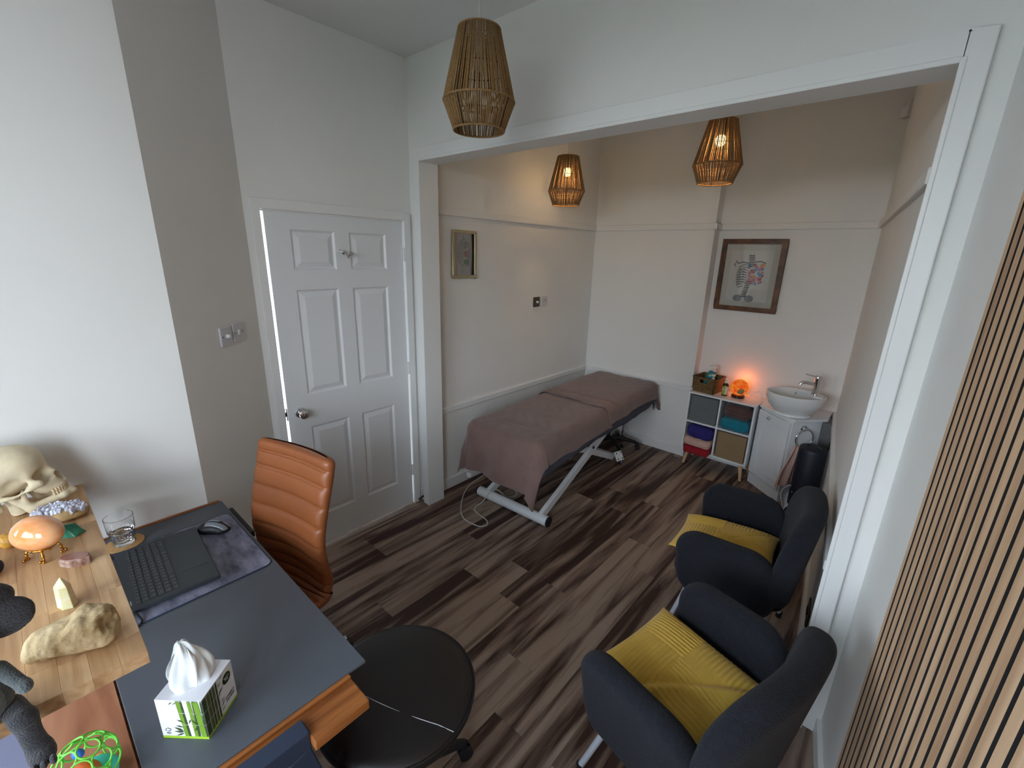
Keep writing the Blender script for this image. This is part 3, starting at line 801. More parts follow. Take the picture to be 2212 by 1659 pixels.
def torso_picture():
    """hung on the recess wall, leaning forward a little; out = -y"""
    t = thing('framed_print', 'brown wooden frame with ribcage drawing above the salt lamp', 'picture', (-1.020, YA-0.005, 1.690), (R(1.0), 0, R(0)))
    w, h, d, f = 0.486, 0.585, 0.022, 0.040
    m = MB()
    m.bx(-w/2, w/2, -d, 0, h/2-f, h/2).bx(-w/2, w/2, -d, 0, -h/2, -h/2+f).bx(-w/2, -w/2+f, -d, 0, -h/2+f, h/2-f).bx(w/2-f, w/2, -d, 0, -h/2+f, h/2-f)
    part('frame', m, 'walnut_frame', t, bevel=0.003)
    part('paper', MB().bx(-w/2+f, w/2-f, -0.008, -0.002, -h/2+f, h/2-f), 'pic_mount', t)
    part('inner_sheet', MB().bx(-w/2+f+0.045, w/2-f-0.045, -0.0095, -0.008, -h/2+f+0.045, h/2-f-0.05), 'pic_paper', t)
    y = -0.0102
    ink = MB()
    for i in range(7): ink.tube([(-0.022+0.002*i, y, 0.165-0.014*i), (0.0, y, 0.160-0.014*i), (0.020+0.002*i, y, 0.166-0.014*i)], 0.0034, 5)     # neck vertebrae
    for i in range(9): ink.tube([(-0.016-0.003*i, y, -0.045-0.015*i), (0.004-0.003*i, y, -0.051-0.015*i), (0.022-0.003*i, y, -0.044-0.015*i)], 0.0036, 5)   # lumbar
    for i in range(8):                                                                                           # ribs of the left side
        z = 0.085-0.020*i; wd = 0.070+0.012*math.sin(i*0.45)
        ink.tube([(-0.018, y, z), (-0.018-wd*0.5, y, z+0.006), (-0.018-wd, y, z-0.022), (-0.018-wd*0.82, y, z-0.040), (-0.040, y, z-0.030)], 0.0026, 5)
    ink.tube([(-0.012, y, 0.10), (-0.06, y, 0.110), (-0.10, y, 0.098), (-0.118, y, 0.118)], 0.0034, 5)
    ink.tube([(-0.118, y, 0.100), (-0.126, y, 0.086), (-0.115, y, 0.074)], 0.0030, 5)
    ink.tube([(0.03, y, 0.112), (0.07, y, 0.118), (0.11, y, 0.104)], 0.0034, 5)
    part('ink_drawing', ink, 'ink', t)
    def blob(m, cx, cz, rx, rz, n=18, yy=y-0.0006): return m.add([(cx+rx*math.cos(2*PI*i/n), yy, cz+rz*math.sin(2*PI*i/n)) for i in range(n)], [tuple(range(n))])
    rg = random.Random(7)
    mats = {'art_pink': MB(), 'art_red': MB(), 'art_blue': MB(), 'art_orange': MB()}
    for i in range(46):
        k = rg.choice(['art_pink', 'art_pink', 'art_pink', 'art_red', 'art_blue', 'art_orange'])
        cx = rg.uniform(-0.01, 0.10); cz = rg.uniform(-0.07, 0.095)
        blob(mats[k], cx, cz, rg.uniform(0.008, 0.016), rg.uniform(0.008, 0.016), yy=y-0.0006-0.00002*i)
    for k, m in mats.items(): part('drawing_'+k[4:], m, k, t)
    pel = MB()
    for s in (-1, 1): blob(pel, -0.02+s*0.045, -0.185, 0.036, 0.028, yy=y+0.0003)
    part('drawing_pelvis', pel, 'art_grey', t)
    part('glass', MB().bx(-w/2+f, w/2-f, -0.014, -0.0125, -h/2+f, h/2-f), 'pane', t)
torso_picture()

# =================================================================== MASSAGE TABLE
TT = (-1.890, 2.985); TR = R(2.6); TW, TL, TZ = 0.325, 0.962, 0.655   # half width, half length, top of pad
def t2w(x, y): c, s = math.cos(TR), math.sin(TR); return (TT[0]+c*x-s*y, TT[1]+s*x+c*y)
def massage_table():
    t = thing('massage_table', 'massage table on white cross legs beneath taupe towels', 'massage table', (TT[0], TT[1], 0), TR)
    pad = MB().bx(-TW, TW, -TL, TL, TZ-0.085, TZ)
    part('padded_top', pad, 'leather_dark', t, bevel=0.042, seg=6)
    part('top_frame', MB().bx(-TW+0.05, TW-0.05, -TL+0.06, TL-0.06, TZ-0.12, TZ-0.086), 'white_enamel', t, bevel=0.003)
    yb = -0.80
    part('floor_bar', MB().cyl((-0.335, yb, 0.038), (0.305, yb, 0.038), 0.036, n=28), 'white_enamel', t, smooth=40)
    for s in (-1, 1): part('end_cap', MB().cyl((-0.345 if s < 0 else 0.305, yb, 0.038), (-0.335 if s < 0 else 0.315, yb, 0.038), 0.037, n=28), 'black_plastic', t, smooth=40)
    for s in (-1, 1):
        part('cross_leg', MB().bar((s*0.245, yb+0.005, 0.06), (s*0.245, 0.42, TZ-0.10), 0.032, 0.058, (0, -1, 1)), 'white_enamel', t, bevel=0.003)
        part('cross_leg', MB().bar((s*0.205, 0.36, 0.085), (s*0.205, -0.62, TZ-0.10), 0.030, 0.052, (0, 1, 1)), 'white_enamel', t, bevel=0.003)
        part('pivot_bolt', MB().cyl((s*0.262, -0.13, 0.36), (s*0.270, -0.13, 0.36), 0.012, n=14), 'brushed_bronze', t, smooth=40)
    part('rear_bar', MB().bx(-0.30, 0.215, 0.365, 0.405, 0.065, 0.105), 'white_enamel', t, bevel=0.003)
    pl = MB().box((0.262, 0.386, 0.10), (0.010, 0.085, 0.085), (0, R(-34), R(-18)))
    part('caster_plate', pl, 'white_enamel', t, bevel=0.003)
    for a, b in ((-1, -1), (-1, 1), (1, -1), (1, 1)):
        p = Vector((0.008, a*0.026, b*0.026)); p.rotate(Euler((0, R(-34), R(-18)))); q = p+Vector((0.262, 0.386, 0.10))
        part('plate_screw', MB().sphere(q, 0.0062, 10, 6), 'brushed_bronze', t, smooth=180)
    for s in (-1, 1):
        w = MB().cyl((s*0.262-0.011, 0.43, 0.030), (s*0.262+0.011, 0.43, 0.030), 0.028, n=22)
        part('caster_wheel', w, 'black_rubber', t, smooth=40)
        part('caster_hub', MB().cyl((s*0.262-0.013, 0.43, 0.030), (s*0.262+0.013, 0.43, 0.030), 0.014, n=16), 'steel_leg', t, smooth=40)
        part('caster_lever', MB().tube([(s*0.262, 0.43, 0.055), (s*0.262+0.02, 0.46, 0.058)], 0.006, 8), 'chrome', t)
    part('actuator', MB().cyl((-0.02, 0.34, 0.11), (-0.02, -0.30, 0.42), 0.024, n=16), 'black_plastic', t, smooth=40)
    part('tie_rod', MB().bar((0.12, 0.36, 0.10), (-0.14, -0.22, 0.24), 0.016, 0.016), 'white_enamel', t)
    part('tie_rod', MB().bar((-0.10, 0.36, 0.10), (0.10, -0.22, 0.24), 0.016, 0.016), 'white_enamel', t)
    part('support_rod', MB().cyl((0.10, 0.80, 0.03), (0.10, 0.80, TZ-0.09), 0.010, n=14), 'chrome', t, smooth=40)
    part('rod_foot', MB().lathe([(0.022, 0), (0.020, 0.012), (0.010, 0.03)], 16, c=(0.10, 0.80, 0.0)), 'black_plastic', t, smooth=40)
    part('mains_plug', MB().bx(-0.30, -0.262, -0.985, -0.955, 0.245, 0.285), 'white_plastic', t, bevel=0.004)
massage_table()

def drape(name, m, label, x0, x1, y0, y1, z, r, oL, oR, oF, oB, nx, ny, seed, fold=0.012, flare=0.10, thick=0.005, group=None, grow=0.0, ridges=()):
    """cloth laid on the table (table coordinates), hanging over its sides; o* give the hang as a function of position (0..1)"""
    rg = np.random.RandomState(seed); ph = rg.rand(8)*6.28
    fx, fy = TW+grow, TL+grow
    def bend(e):       # arc length past the start of the rounded edge -> (outward, down)
        q = r*PI/2
        if e <= 0: return 0.0, 0.0
        if e < q: a = e/r; return r*math.sin(a), r*(1-math.cos(a))
        return r+(e-q)*flare, r+(e-q)*math.sqrt(1-flare*flare)
    mb = MB()
    ax0, ax1 = x0, x1
    def fn(u, v):
        L, Rr = oL(v), oR(v); F, B = oF(u), oB(u)
        sx = (x0-L)+(x1-x0+L+Rr)*u; sy = (y0-F)+(y1-y0+F+B)*v
        ex = max(0, sx-(fx-r)) if sx > 0 else -max(0, -sx-(fx-r))
        ey = max(0, sy-(fy-r)) if sy > 0 else -max(0, -sy-(fy-r))
        cx = max(-(fx-r), min(fx-r, sx)); cy = max(-(fy-r), min(fy-r, sy))
        e = math.hypot(ex, ey)
        if e > 1e-6:
            out, dn = bend(e); ox, oy = ex/e, ey/e
        else: out = dn = 0; ox = oy = 0
        hang = max(0, dn-r)
        k = hang/0.25
        wv = math.sin(sy*17+ph[0]+1.5*math.sin(sy*5+ph[1])) if abs(ex) > abs(ey) else math.sin(sx*21+ph[2]+1.4*math.sin(sx*7+ph[3]))
        out += fold*k*(1.0+wv)*1.4
        if e > 1e-6 and abs(ex) > 0.02 and abs(ey) > 0.02: out += 0.02*k*(1+math.sin(4*math.atan2(abs(ey), abs(ex))+ph[4])) if grow > 0.01 else 0
        wr = 0.0022*math.sin(sx*23+sy*11+ph[5])+0.002*math.sin(sy*31-sx*9+ph[6])+0.0016*math.sin(sx*60+3*math.sin(sy*20))
        for (ry, ra, rw) in ridges: wr += ra*math.exp(-((sy-ry-0.03*sx-0.01*math.sin(9*sx+ry*30))/rw)**2)
        zz = z-dn+(wr if e < 0.05 else wr*0.5)+0.002
        return (cx+ox*out, cy+oy*out, max(zz, 0.03))
    mb.grid(fn, nx, ny)
    o = part(name, mb, m, smooth=180, solid=thick)
    o.location = (TT[0], TT[1], 0); o.rotation_euler = (0, 0, TR)
    return tag(o, label, 'towel' if 'towel' in name else 'sheet', group)
lin = lambda a, b: (lambda t: a+(b-a)*t)
drape('bed_sheet', 'sheet_grey', 'grey blue sheet hanging below the taupe towels on massage table', -TW, TW, -TL, TL, TZ+0.004, 0.045, lin(.10, .10), lambda v: 0.195-0.035*v+0.010*math.sin(11*v)+0.004*math.sin(40*v), lin(0.22, 0.31), lin(0.12, 0.16), 50, 110, 4, fold=0.003, flare=0.03)
def _seam(v): return 0
drape('bed_towel', 'towel_taupe', 'taupe towel covering the near end of massage table, hanging to a corner point', -TW, TW, -TL, -0.02, TZ+0.016, 0.075, lin(.16, .10), lambda v: 0.165-0.03*min(1, v*4)+0.004*math.sin(25*v), lambda u: 0.315+0.05*u-0.02*math.sin(PI*u), lin(0.0, 0.0), 90, 110, 1, group='towels on the massage table', grow=0.016, ridges=((-0.80, 0.005, 0.012), (-0.84, 0.004, 0.010), (-0.55, 0.003, 0.05)))
drape('bed_towel', 'towel_taupe', 'taupe towel covering the far end of massage table, overlapped at the middle', -TW, TW, -0.06, TL, TZ+0.026, 0.070, lin(.12, .12), lambda v: 0.105+0.015*math.sin(7*v+1)+0.04*v, lin(0.0, 0.0), lambda u: 0.12+0.12*u, 90, 100, 2, fold=0.016, group='towels on the massage table', grow=0.018, ridges=((-0.05, 0.010, 0.010), (0.055, 0.012, 0.022), (0.16, 0.005, 0.03), (0.36, 0.006, 0.03), (0.62, 0.004, 0.05)))
def bed_hem():
    o = MB()
    pts = []
    for i in range(26):
        u = i/25; x = -TW-0.01+(2*TW+0.02)*u
        z = TZ+0.029
        pts.append((x, -0.055+0.02*u+0.004*math.sin(9*u), z-(0.036 if abs(x) > TW else 0)))
    return pts
def table_cable():
    P = [(-2.155, 2.62, 0.30), (-2.150, 2.60, 0.14), (-2.14, 2.50, 0.012), (-1.975, 2.365, 0.008), (-1.998, 2.28, 0.012), (-2.045, 2.21, 0.086), (-2.066, 2.15, 0.074), (-2.078, 2.09, 0.02), (-2.085, 2.03, 0.006), (-2.055, 1.985, 0.006), (-1.975, 1.965, 0.006), (-1.905, 1.955, 0.006), (-1.862, 1.918, 0.006), (-1.880, 1.872, 0.006), (-1.945, 1.855, 0.006), (-2.03, 1.858, 0.006), (-2.115, 1.905, 0.006), (-2.22, 2.01, 0.006), (-2.315, 2.14, 0.006), (-2.36, 2.26, 0.006), (-2.385, 2.42, 0.006), (-2.395, 2.62, 0.006), (-2.41, 2.9, 0.006)]
    # Catmull-Rom
    Q = []
    V = [Vector(p) for p in P]
    for i in range(len(V)-1):
        p0, p1, p2, p3 = V[max(i-1, 0)], V[i], V[i+1], V[min(i+2, len(V)-1)]
        for k in range(6):
            s = k/6; Q.append(0.5*((2*p1)+(p2-p0)*s+(2*p0-5*p1+4*p2-p3)*s*s+(3*p1-p0-3*p2+p3)*s**3))
    for q in Q: q.z = max(q.z, 0.004)
    tag(part('power_cable', MB().tube(Q, 0.0042, 8), 'cable_white', smooth=180), 'white power cable looping on floor under the massage table', 'cable')
table_cable()

def five_star_base(t, r, h, m='black_plastic', rot=0.0, z0=0.0, post='chrome'):
    for k in range(5):
        a = rot+2*PI*k/5; c, s = math.cos(a), math.sin(a)
        arm = MB().tube([(0.02*c, 0.02*s, z0+0.115), (r*0.45*c, r*0.45*s, z0+0.105), (r*0.85*c, r*0.85*s, z0+0.082), (r*c, r*s, z0+0.066)], [0.026, 0.022, 0.017, 0.014], 10)
        part('base_arm', arm, m, t, smooth=60)
        w = MB()
        for d in (-0.013, 0.013): w.cyl((r*c-s*d-s*0.008, r*s+c*d-c*-0.008, z0+0.026), (r*c-s*d+s*0.008, r*s+c*d+c*-0.008, z0+0.026), 0.026, n=18)
        w.cyl((r*c, r*s, z0+0.03), (r*c, r*s, z0+0.07), 0.007, n=10)
        part('caster', w, 'black_rubber', t, smooth=40)
    part('gas_column', MB().lathe([(0.028, 0.09), (0.028, 0.20), (0.016, 0.205), (0.016, h)], 20, c=(0, 0, z0)), post, t, smooth=40)

def wheeled_stool():
    t = thing('wheeled_stool', 'black stool base on castors in the shadow under the massage table', 'stool', (-1.905, 3.70, 0), 0)
    five_star_base(t, 0.26, 0.44, rot=0.55)
    part('seat', MB().lathe([(0.10, 0.435), (0.165, 0.44), (0.18, 0.46), (0.175, 0.49), (0.15, 0.505), (0, 0.508)], 36), 'leather_dark', t, smooth=60)
wheeled_stool()

# =================================================================== CUBE SHELF AND WHAT IS ON AND IN IT
SH = dict(x0=-1.268, x1=-0.722, y0=3.845, y1=4.128, z0=0.150, z1=0.692)
def cube_shelf():
    s = SH; t = thing('cube_shelf', 'white four cube shelf on wooden peg legs in the wall recess', 'shelf', ((s['x0']+s['x1'])/2, (s['y0']+s['y1'])/2, 0), R(-2.0))
    hw = (s['x1']-s['x0'])/2; hd = (s['y1']-s['y0'])/2; z0, z1 = s['z0'], s['z1']; k = 0.014
    G = 'white_enamel'
    part('top_panel', MB().bx(-hw-0.004, hw+0.004, -hd-0.004, hd, z1-k, z1), G, t, bevel=0.001)
    part('bottom_panel', MB().bx(-hw, hw, -hd, hd, z0, z0+k), G, t, bevel=0.001)
    for sx in (-1, 1): part('side_panel', MB().bx(sx*hw-(k if sx > 0 else 0), sx*hw+(k if sx < 0 else 0), -hd, hd, z0+k, z1-k), G, t, bevel=0.001)
    part('divider', MB().bx(-k/2, k/2, -hd+0.001, hd-0.002, z0+k, z1-k), G, t)
    zm = (z0+z1)/2
    for sx in (-1, 1): part('cross_shelf', MB().bx(min(sx*k/2, sx*(hw-k)), max(sx*k/2, sx*(hw-k)), -hd+0.001, hd-0.002, zm-k/2, zm+k/2), G, t)
    part('back_panel', MB().bx(-hw+0.001, hw-0.001, hd-0.004, hd-0.001, z0, z1), G, t)
    for sx in (-1, 1):
        for sy in (-1, 1):
            part('leg', MB().tube([(sx*(hw-0.05), sy*(hd-0.05), z0), (sx*(hw-0.025), sy*(hd-0.03), 0.0)], [0.017, 0.011], 16), 'beech_leg', t, smooth=40)
    return t
cube_shelf()
SCX, SCY = (SH['x0']+SH['x1'])/2, (SH['y0']+SH['y1'])/2
def onshelf(x, y): c, s = math.cos(R(-2)), math.sin(R(-2)); return (SCX+c*x-s*y, SCY+s*x+c*y)
def fabric_box(m, label, x, z):
    px, py = onshelf(x, 0.0)
    t = thing('storage_box', label, 'storage box', (px, py, z), R(-2), 'fabric storage boxes in the cube shelf')
    part('box', MB().bx(-0.116, 0.116, -0.130, 0.128, 0, 0.235), m, t, bevel=0.006, seg=3)
    part('pull_slot', MB().bx(-0.032, 0.032, -0.1325, -0.129, 0.120, 0.139), m, t, bevel=0.002)
hz = (SH['z0']+SH['z1'])/2
fabric_box('fabric_box_grey', 'grey fabric storage box in the upper left cube', -0.133, hz+0.0075)
fabric_box('fabric_box_tan', 'tan fabric storage box in the lower right cube', 0.133, SH['z0']+0.0145)
def folded_towel(name, m, label, x, y, z, hw, hd, h, seed, layers=2, sag=0.0):
    px, py = onshelf(x, y)
    def fn(P):
        X, Y, Z = xyz(P); Q = P.copy()
        Q[..., 2] = Z-0.006*wob(P*np.array([1, .6, 1.0]), 26, seed)+sag*np.clip((-Y-hd*0.55)/0.06, 0, 2)**1.5
        Q[..., 0] = X+0.006*wob(P, 20, seed+3)
        d = s_box(Q, (0, 0, h/2), (hw, hd, h/2), h*0.42)
        g = 0.0065*np.exp(-((np.mod((Q[..., 2]-0.002)/h*layers+0.5, 1)-0.5)*h/layers/0.004)**2)
        front = np.clip((-Y-hd*0.5)/(hd*0.4), 0, 1)
        return d+g*front+0.002*wob(P, 90, seed+5)
    me = sdf_mesh(name, fn, (-hw-.03, -hd-.03, -0.06), (hw+.03, hd+.03, h+.03), 0.0055, 180)
    o = link(name, me, m); o.location = (px, py, z); o.rotation_euler = (0, 0, R(-2))
    return tag(o, label, 'towel', 'folded towels in the cube shelf')
folded_towel('folded_towel', 'towel_brown', 'dark brown folded towel on top of the teal towel in shelf', 0.135, -0.020, hz+0.112, 0.110, 0.120, 0.118, 1)
folded_towel('folded_towel', 'towel_teal', 'teal folded towel under the brown one in shelf', 0.132, -0.036, hz+0.012, 0.114, 0.122, 0.098, 2, layers=3, sag=0.010)
folded_towel('folded_towel', 'towel_blue', 'royal blue folded towel on top of the lower left cube', -0.130, -0.036, SH['z0']+0.132, 0.115, 0.124, 0.112, 3, layers=1, sag=0.018)
folded_towel('folded_towel', 'towel_pink', 'pale pink folded towel between the blue and red towels', -0.138, -0.062, SH['z0']+0.068, 0.117, 0.124, 0.068, 4, layers=3, sag=0.014)
folded_towel('folded_towel', 'towel_red', 'dark red folded towel at the bottom of the lower left cube', -0.130, -0.062, SH['z0']+0.017, 0.114, 0.126, 0.058, 6, layers=1, sag=0.046)

def basket():
    px, py = onshelf(-0.165, -0.01)
    t = thing('seagrass_basket', 'square woven seagrass basket with handle hole on the cube shelf', 'basket', (px, py, SH['z1']), R(-7))
    w, d, h, k = 0.098, 0.100, 0.132, 0.008
    m = MB(); fl = 0.92
    def wall(a, b, n):
        (ax, ay), (bx_, by_) = a, b
        vs = []
        for (x, y) in (a, b):
            vs += [(x*fl, y*fl, 0), (x, y, h)]
        return vs
    m.bx(-w*fl, w*fl, -d*fl, d*fl, 0, 0.008)
    def side(p, q, inn):
        (x0, y0), (x1, y1) = p, q; ix, iy = inn
        vs = [(x0*fl, y0*fl, 0), (x1*fl, y1*fl, 0), (x1, y1, h), (x0, y0, h)]
        vs += [(a+ix*k, b+iy*k, c) for (a, b, c) in vs]
        m.add(vs, [(0, 1, 2, 3), (7, 6, 5, 4), (3, 2, 6, 7), (0, 4, 5, 1), (0, 3, 7, 4), (1, 5, 6, 2)])
    side((w, -d), (w, d), (-1, 0)); side((w, d), (-w, d), (0, -1)); side((-w, d), (-w, -d), (1, 0))
    # the front has a handle hole
    f = lambda z: fl+(1-fl)*z/h
    def panel(xa, xb, za, zb):
        vs = []
        for z in (za, zb):
            s = f(z)
            for x in (xa, xb): vs.append((x*s, -d*s, z))
        vs = [vs[0], vs[1], vs[3], vs[2]]; vs += [(a, b+k, c) for a, b, c in vs]
        m.add(vs, [(0, 1, 2, 3), (7, 6, 5, 4), (3, 2, 6, 7), (0, 4, 5, 1), (0, 3, 7, 4), (1, 5, 6, 2)])
    panel(-w, w, 0, 0.086); panel(-w, -0.034, 0.086, 0.116); panel(0.034, w, 0.086, 0.116); panel(-w, w, 0.116, h)
    part('woven_body', m, 'seagrass', t)
    rim = MB(); 
    P = [(-w, -d, h), (w, -d, h), (w, d, h), (-w, d, h)]
    for i in range(4): rim.tube([P[i], P[(i+1) % 4]], 0.0065, 8)
    part('rim', rim, 'seagrass', t, smooth=180)
    return t, px, py
_, bpx, bpy_ = basket()
def pump_bottle(label, x, y, z, body, lean, s=1.0, h=0.135):
    t = thing('pump_bottle', label, 'bottle', (x, y, z), (lean[0], lean[1], 0), 'pump bottles in the basket')
    part('bottle', MB().lathe([(0.030*s, 0), (0.033*s, 0.006), (0.033*s, h*0.78), (0.026*s, h*0.92), (0.013*s, h)], 26), body, t, smooth=40)
    m = MB().lathe([(0.016*s, h), (0.016*s, h+0.014), (0.006*s, h+0.016), (0.006*s, h+0.034), (0.016*s, h+0.036), (0.015*s, h+0.046), (0, h+0.047)], 18)
    m.tube([(0, 0, h+0.041), (-0.028*s, -0.012, h+0.040), (-0.036*s, -0.016, h+0.033)], 0.0045*s, 8)
    part('pump', m, 'white_plastic', t, smooth=50)
pump_bottle('teal pump bottle leaning in the woven basket', bpx-0.020, bpy_+0.020, SH['z1']+0.052, 'bottle_teal', (R(-4), R(16)), 1.15, 0.135)
pump_bottle('grey pump bottle with white pump at the front of basket', bpx+0.034, bpy_-0.010, SH['z1']+0.012, 'bottle_grey', (R(6), R(3)), 0.95, 0.105)
def spray_bottle():
    x, y = onshelf(-0.012, -0.035)
    t = thing('spray_bottle', 'slim amber spray bottle with white and lime label beside salt lamp', 'bottle', (x, y, SH['z1']), R(-20))
    part('bottle', MB().lathe([(0.022, 0), (0.0245, 0.004), (0.0245, 0.092), (0.019, 0.104), (0.011, 0.112), (0.011, 0.118)], 26), 'bottle_brown', t, smooth=40)
    part('label', MB().lathe([(0.0248, 0.012), (0.0248, 0.088)], 26, cap=False), 'label_lime', t, smooth=60)
    part('label_panel', MB().grid(lambda u, v: (0.0251*math.cos(-0.9+1.5*u), 0.0251*math.sin(-0.9+1.5*u), 0.016+0.066*v), 10, 2), 'label_white', t, smooth=60)
    part('label_panel', MB().grid(lambda u, v: (0.0251*math.cos(-2.4+1.0*u), 0.0251*math.sin(-2.4+1.0*u), 0.046+0.026*v), 8, 2), 'label_white', t, smooth=60)
    m = MB().lathe([(0.013, 0.112), (0.013, 0.128), (0.009, 0.132), (0.009, 0.146), (0.006, 0.150), (0, 0.150)], 18)
    m.bx(-0.014, 0.006, -0.005, 0.005, 0.138, 0.146)
    part('spray_head', m, 'white_plastic', t, smooth=40)
spray_bottle()
def salt_lamp():
    x, y = onshelf(0.088, -0.004)
    t = thing('salt_lamp', 'glowing orange round salt lamp on dark red base', 'lamp', (x, y, SH['z1']), 0)
    part('base', MB().lathe([(0.046, 0), (0.052, 0.004), (0.052, 0.020), (0.046, 0.026), (0, 0.026)], 32), 'salt_base', t, smooth=40)
    def fn(P): return s_ell(P, (0, 0, 0.088), (0.068, 0.068, 0.068))+0.002*wob(P, 80, 4)
    part_m = sdf_mesh('salt_ball', fn, (-.08, -.08, .0), (.08, .08, .17), 0.005, 180)
    link('salt_ball', part_m, 'salt_glow', t)
    def fn2(P): return s_ell(P, (0.022, -0.045, 0.075), (0.030, 0.026, 0.032))+0.003*wob(P, 120, 8)
    link('dark_patch', sdf_mesh('dark_patch', fn2, (-.02, -.09, .03), (.07, .0, .13), 0.004, 180), 'matrix_stone', t)
    ld = bpy.data.lights.new('salt_light', 'POINT'); ld.energy = 0.45; ld.color = (1.0, 0.22, 0.04); ld.shadow_soft_size = 0.05
    lo = bpy.data.objects.new('salt_light', ld); COL.objects.link(lo); lo.parent = t; lo.location = (0.0, 0.092, 0.13)
salt_lamp()
def lamp_cord():
    x0, y0 = onshelf(0.135, 0.02); z = SH['z1']
    P = [(x0, y0, z+0.012), (x0+0.03, y0+0.02, z+0.006), (x0+0.05, y0+0.06, z+0.05), (x0+0.09, y0+0.07, z+0.062), (x0+0.118, y0+0.04, z+0.04), (x0+0.122, y0+0.02, z+0.006)]
    tag(part('lamp_cord', MB().tube(P, 0.0022, 8), 'cable_white', smooth=180), 'thin pale cord curling from salt lamp across the shelf top', 'cable')
lamp_cord()

# =================================================================== CORNER VANITY WITH BASIN
V0, V1, V2 = (-0.705, 3.925), (-0.442, 3.702), (-0.262, 3.905)       # left foot, front corner, right end
def vanity():
    t = thing('vanity_unit', 'white corner washstand cupboard with beadboard door and rounded plinth', 'cabinet', (V1[0], V1[1], 0), 0)
    L = lambda p: (p[0]-V1[0], p[1]-V1[1])
    back = [(-0.262+0.0, 4.128), (-0.705, 4.128)]
    poly = [L(V0), L(V1), L(V2), L(back[0]), L(back[1])]
    def scaled(d):        # offset the two front faces outwards by d
        cx = sum(p[0] for p in poly)/5; cy = sum(p[1] for p in poly)/5
        return [(p[0]+(d if p[0] > cx else -d)*0.7, p[1]-d if i < 3 else p[1]) for i, p in enumerate(poly)]
    part('carcass', MB().prism(poly, 0.09, 0.668), 'white_enamel', t, bevel=0.002)
    part('plinth', MB().prism([(p[0], p[1]) for p in scaled(0.004)], 0.0, 0.088), 'white_enamel', t, bevel=0.003)
    part('top', MB().prism(scaled(0.016), 0.670, 0.692), 'white_enamel', t, bevel=0.004)
    # door on the left front face
    a = Vector(L(V0)); b = Vector(L(V1)); d = (b-a); W = d.length; ang = math.atan2(d.y, d.x)
    dm = MB(); w, h = W-0.012, 0.555; f = 0.055
    dm.bx(-w/2, w/2, -0.018, 0.0, 0, f).bx(-w/2, w/2, -0.018, 0.0, h-f, h).bx(-w/2, -w/2+f, -0.018, 0.0, f, h-f).bx(w/2-f, w/2, -0.018, 0.0, f, h-f)
    mid = (a+b)/2
    door = part('door', dm, 'white_enamel', t, bevel=0.002); door.location = (mid.x, mid.y, 0.102); door.rotation_euler = (0, 0, ang)
    n = 20; bw = (w-2*f)/n
    bm = MB().box((0, -0.006, 0), (bw-0.0012, 0.008, h-2*f)).mesh('bead')
    for i in range(n): link('bead_slat', bm, 'white_enamel', door, loc=(-w/2+f+bw*(i+0.5), 0, h/2), bevel=0.0014, seg=2)
    part('knob', MB().lathe([(0.006, 0), (0.006, 0.012), (0.012, 0.018), (0.012, 0.025), (0.006, 0.030), (0, 0.030)], 18, mtx=Matrix.Translation((-0.03, -0.018, h-0.030)) @ Matrix.Rotation(R(90), 4, 'X')), 'chrome', door, smooth=40)
    # towel ring on the right front face
    a = Vector(L(V1)); b = Vector(L(V2)); d = (b-a); ang2 = math.atan2(d.y, d.x); q = a+d*0.34
    r = MB().lathe([(0.024, 0), (0.024, 0.006), (0.014, 0.010), (0.012, 0.03), (0, 0.034)], 22, mtx=Matrix.Rotation(R(90), 4, 'X'))
    r.torus((0.0, -0.030, -0.072), 0.070, 0.0048, 40, 10, mtx=Matrix.Rotation(R(90), 3, 'X'))
    rg = part('towel_ring', r, 'chrome', t, smooth=60); rg.location = (q.x, q.y, 0.620); rg.rotation_euler = (0, 0, ang2)
    return (q.x+V1[0], q.y+V1[1], ang2)
RQ = vanity()
def basin():
    cx, cy = -0.482, 3.830
    t = thing('wash_basin', 'round white ceramic countertop basin with raised base ring', 'basin', (cx, cy, 0.692), R(18))
    prof = [(0.115, 0), (0.125, 0.004), (0.125, 0.012), (0.118, 0.020), (0.140, 0.034), (0.168, 0.060), (0.186, 0.090), (0.194, 0.122), (0.192, 0.130), (0.184, 0.132),
            (0.172, 0.122), (0.158, 0.085), (0.120, 0.048), (0.060, 0.034), (0, 0.032)]
    m = MB(); m.lathe(prof, 56)
    m.v = [(x*1.02, y*0.86, z*1.28 if z > 0.02 else z) for (x, y, z) in m.v]
    part('bowl', m, 'ceramic', t, smooth=60)
    ledge = MB(); 
    ledge.grid(lambda u, v: ((0.176*math.cos(-0.55+1.9*u)*(0.66+0.36*v))*1.02, (0.176*math.sin(-0.55+1.9*u)*(0.66+0.36*v))*0.86, 0.166), 20, 5)
    part('tap_ledge', ledge, 'ceramic', t, smooth=60, solid=0.012)
    part('waste', MB().lathe([(0.02, 0.045), (0.018, 0.049), (0, 0.050)], 18), 'chrome', t, smooth=40)
    part('overflow', MB().sphere((0.02, 0.125, 0.135), (0.008, 0.004, 0.008), 12, 8), 'chrome', t, smooth=180)
    return cx, cy
bcx, bcy = basin()
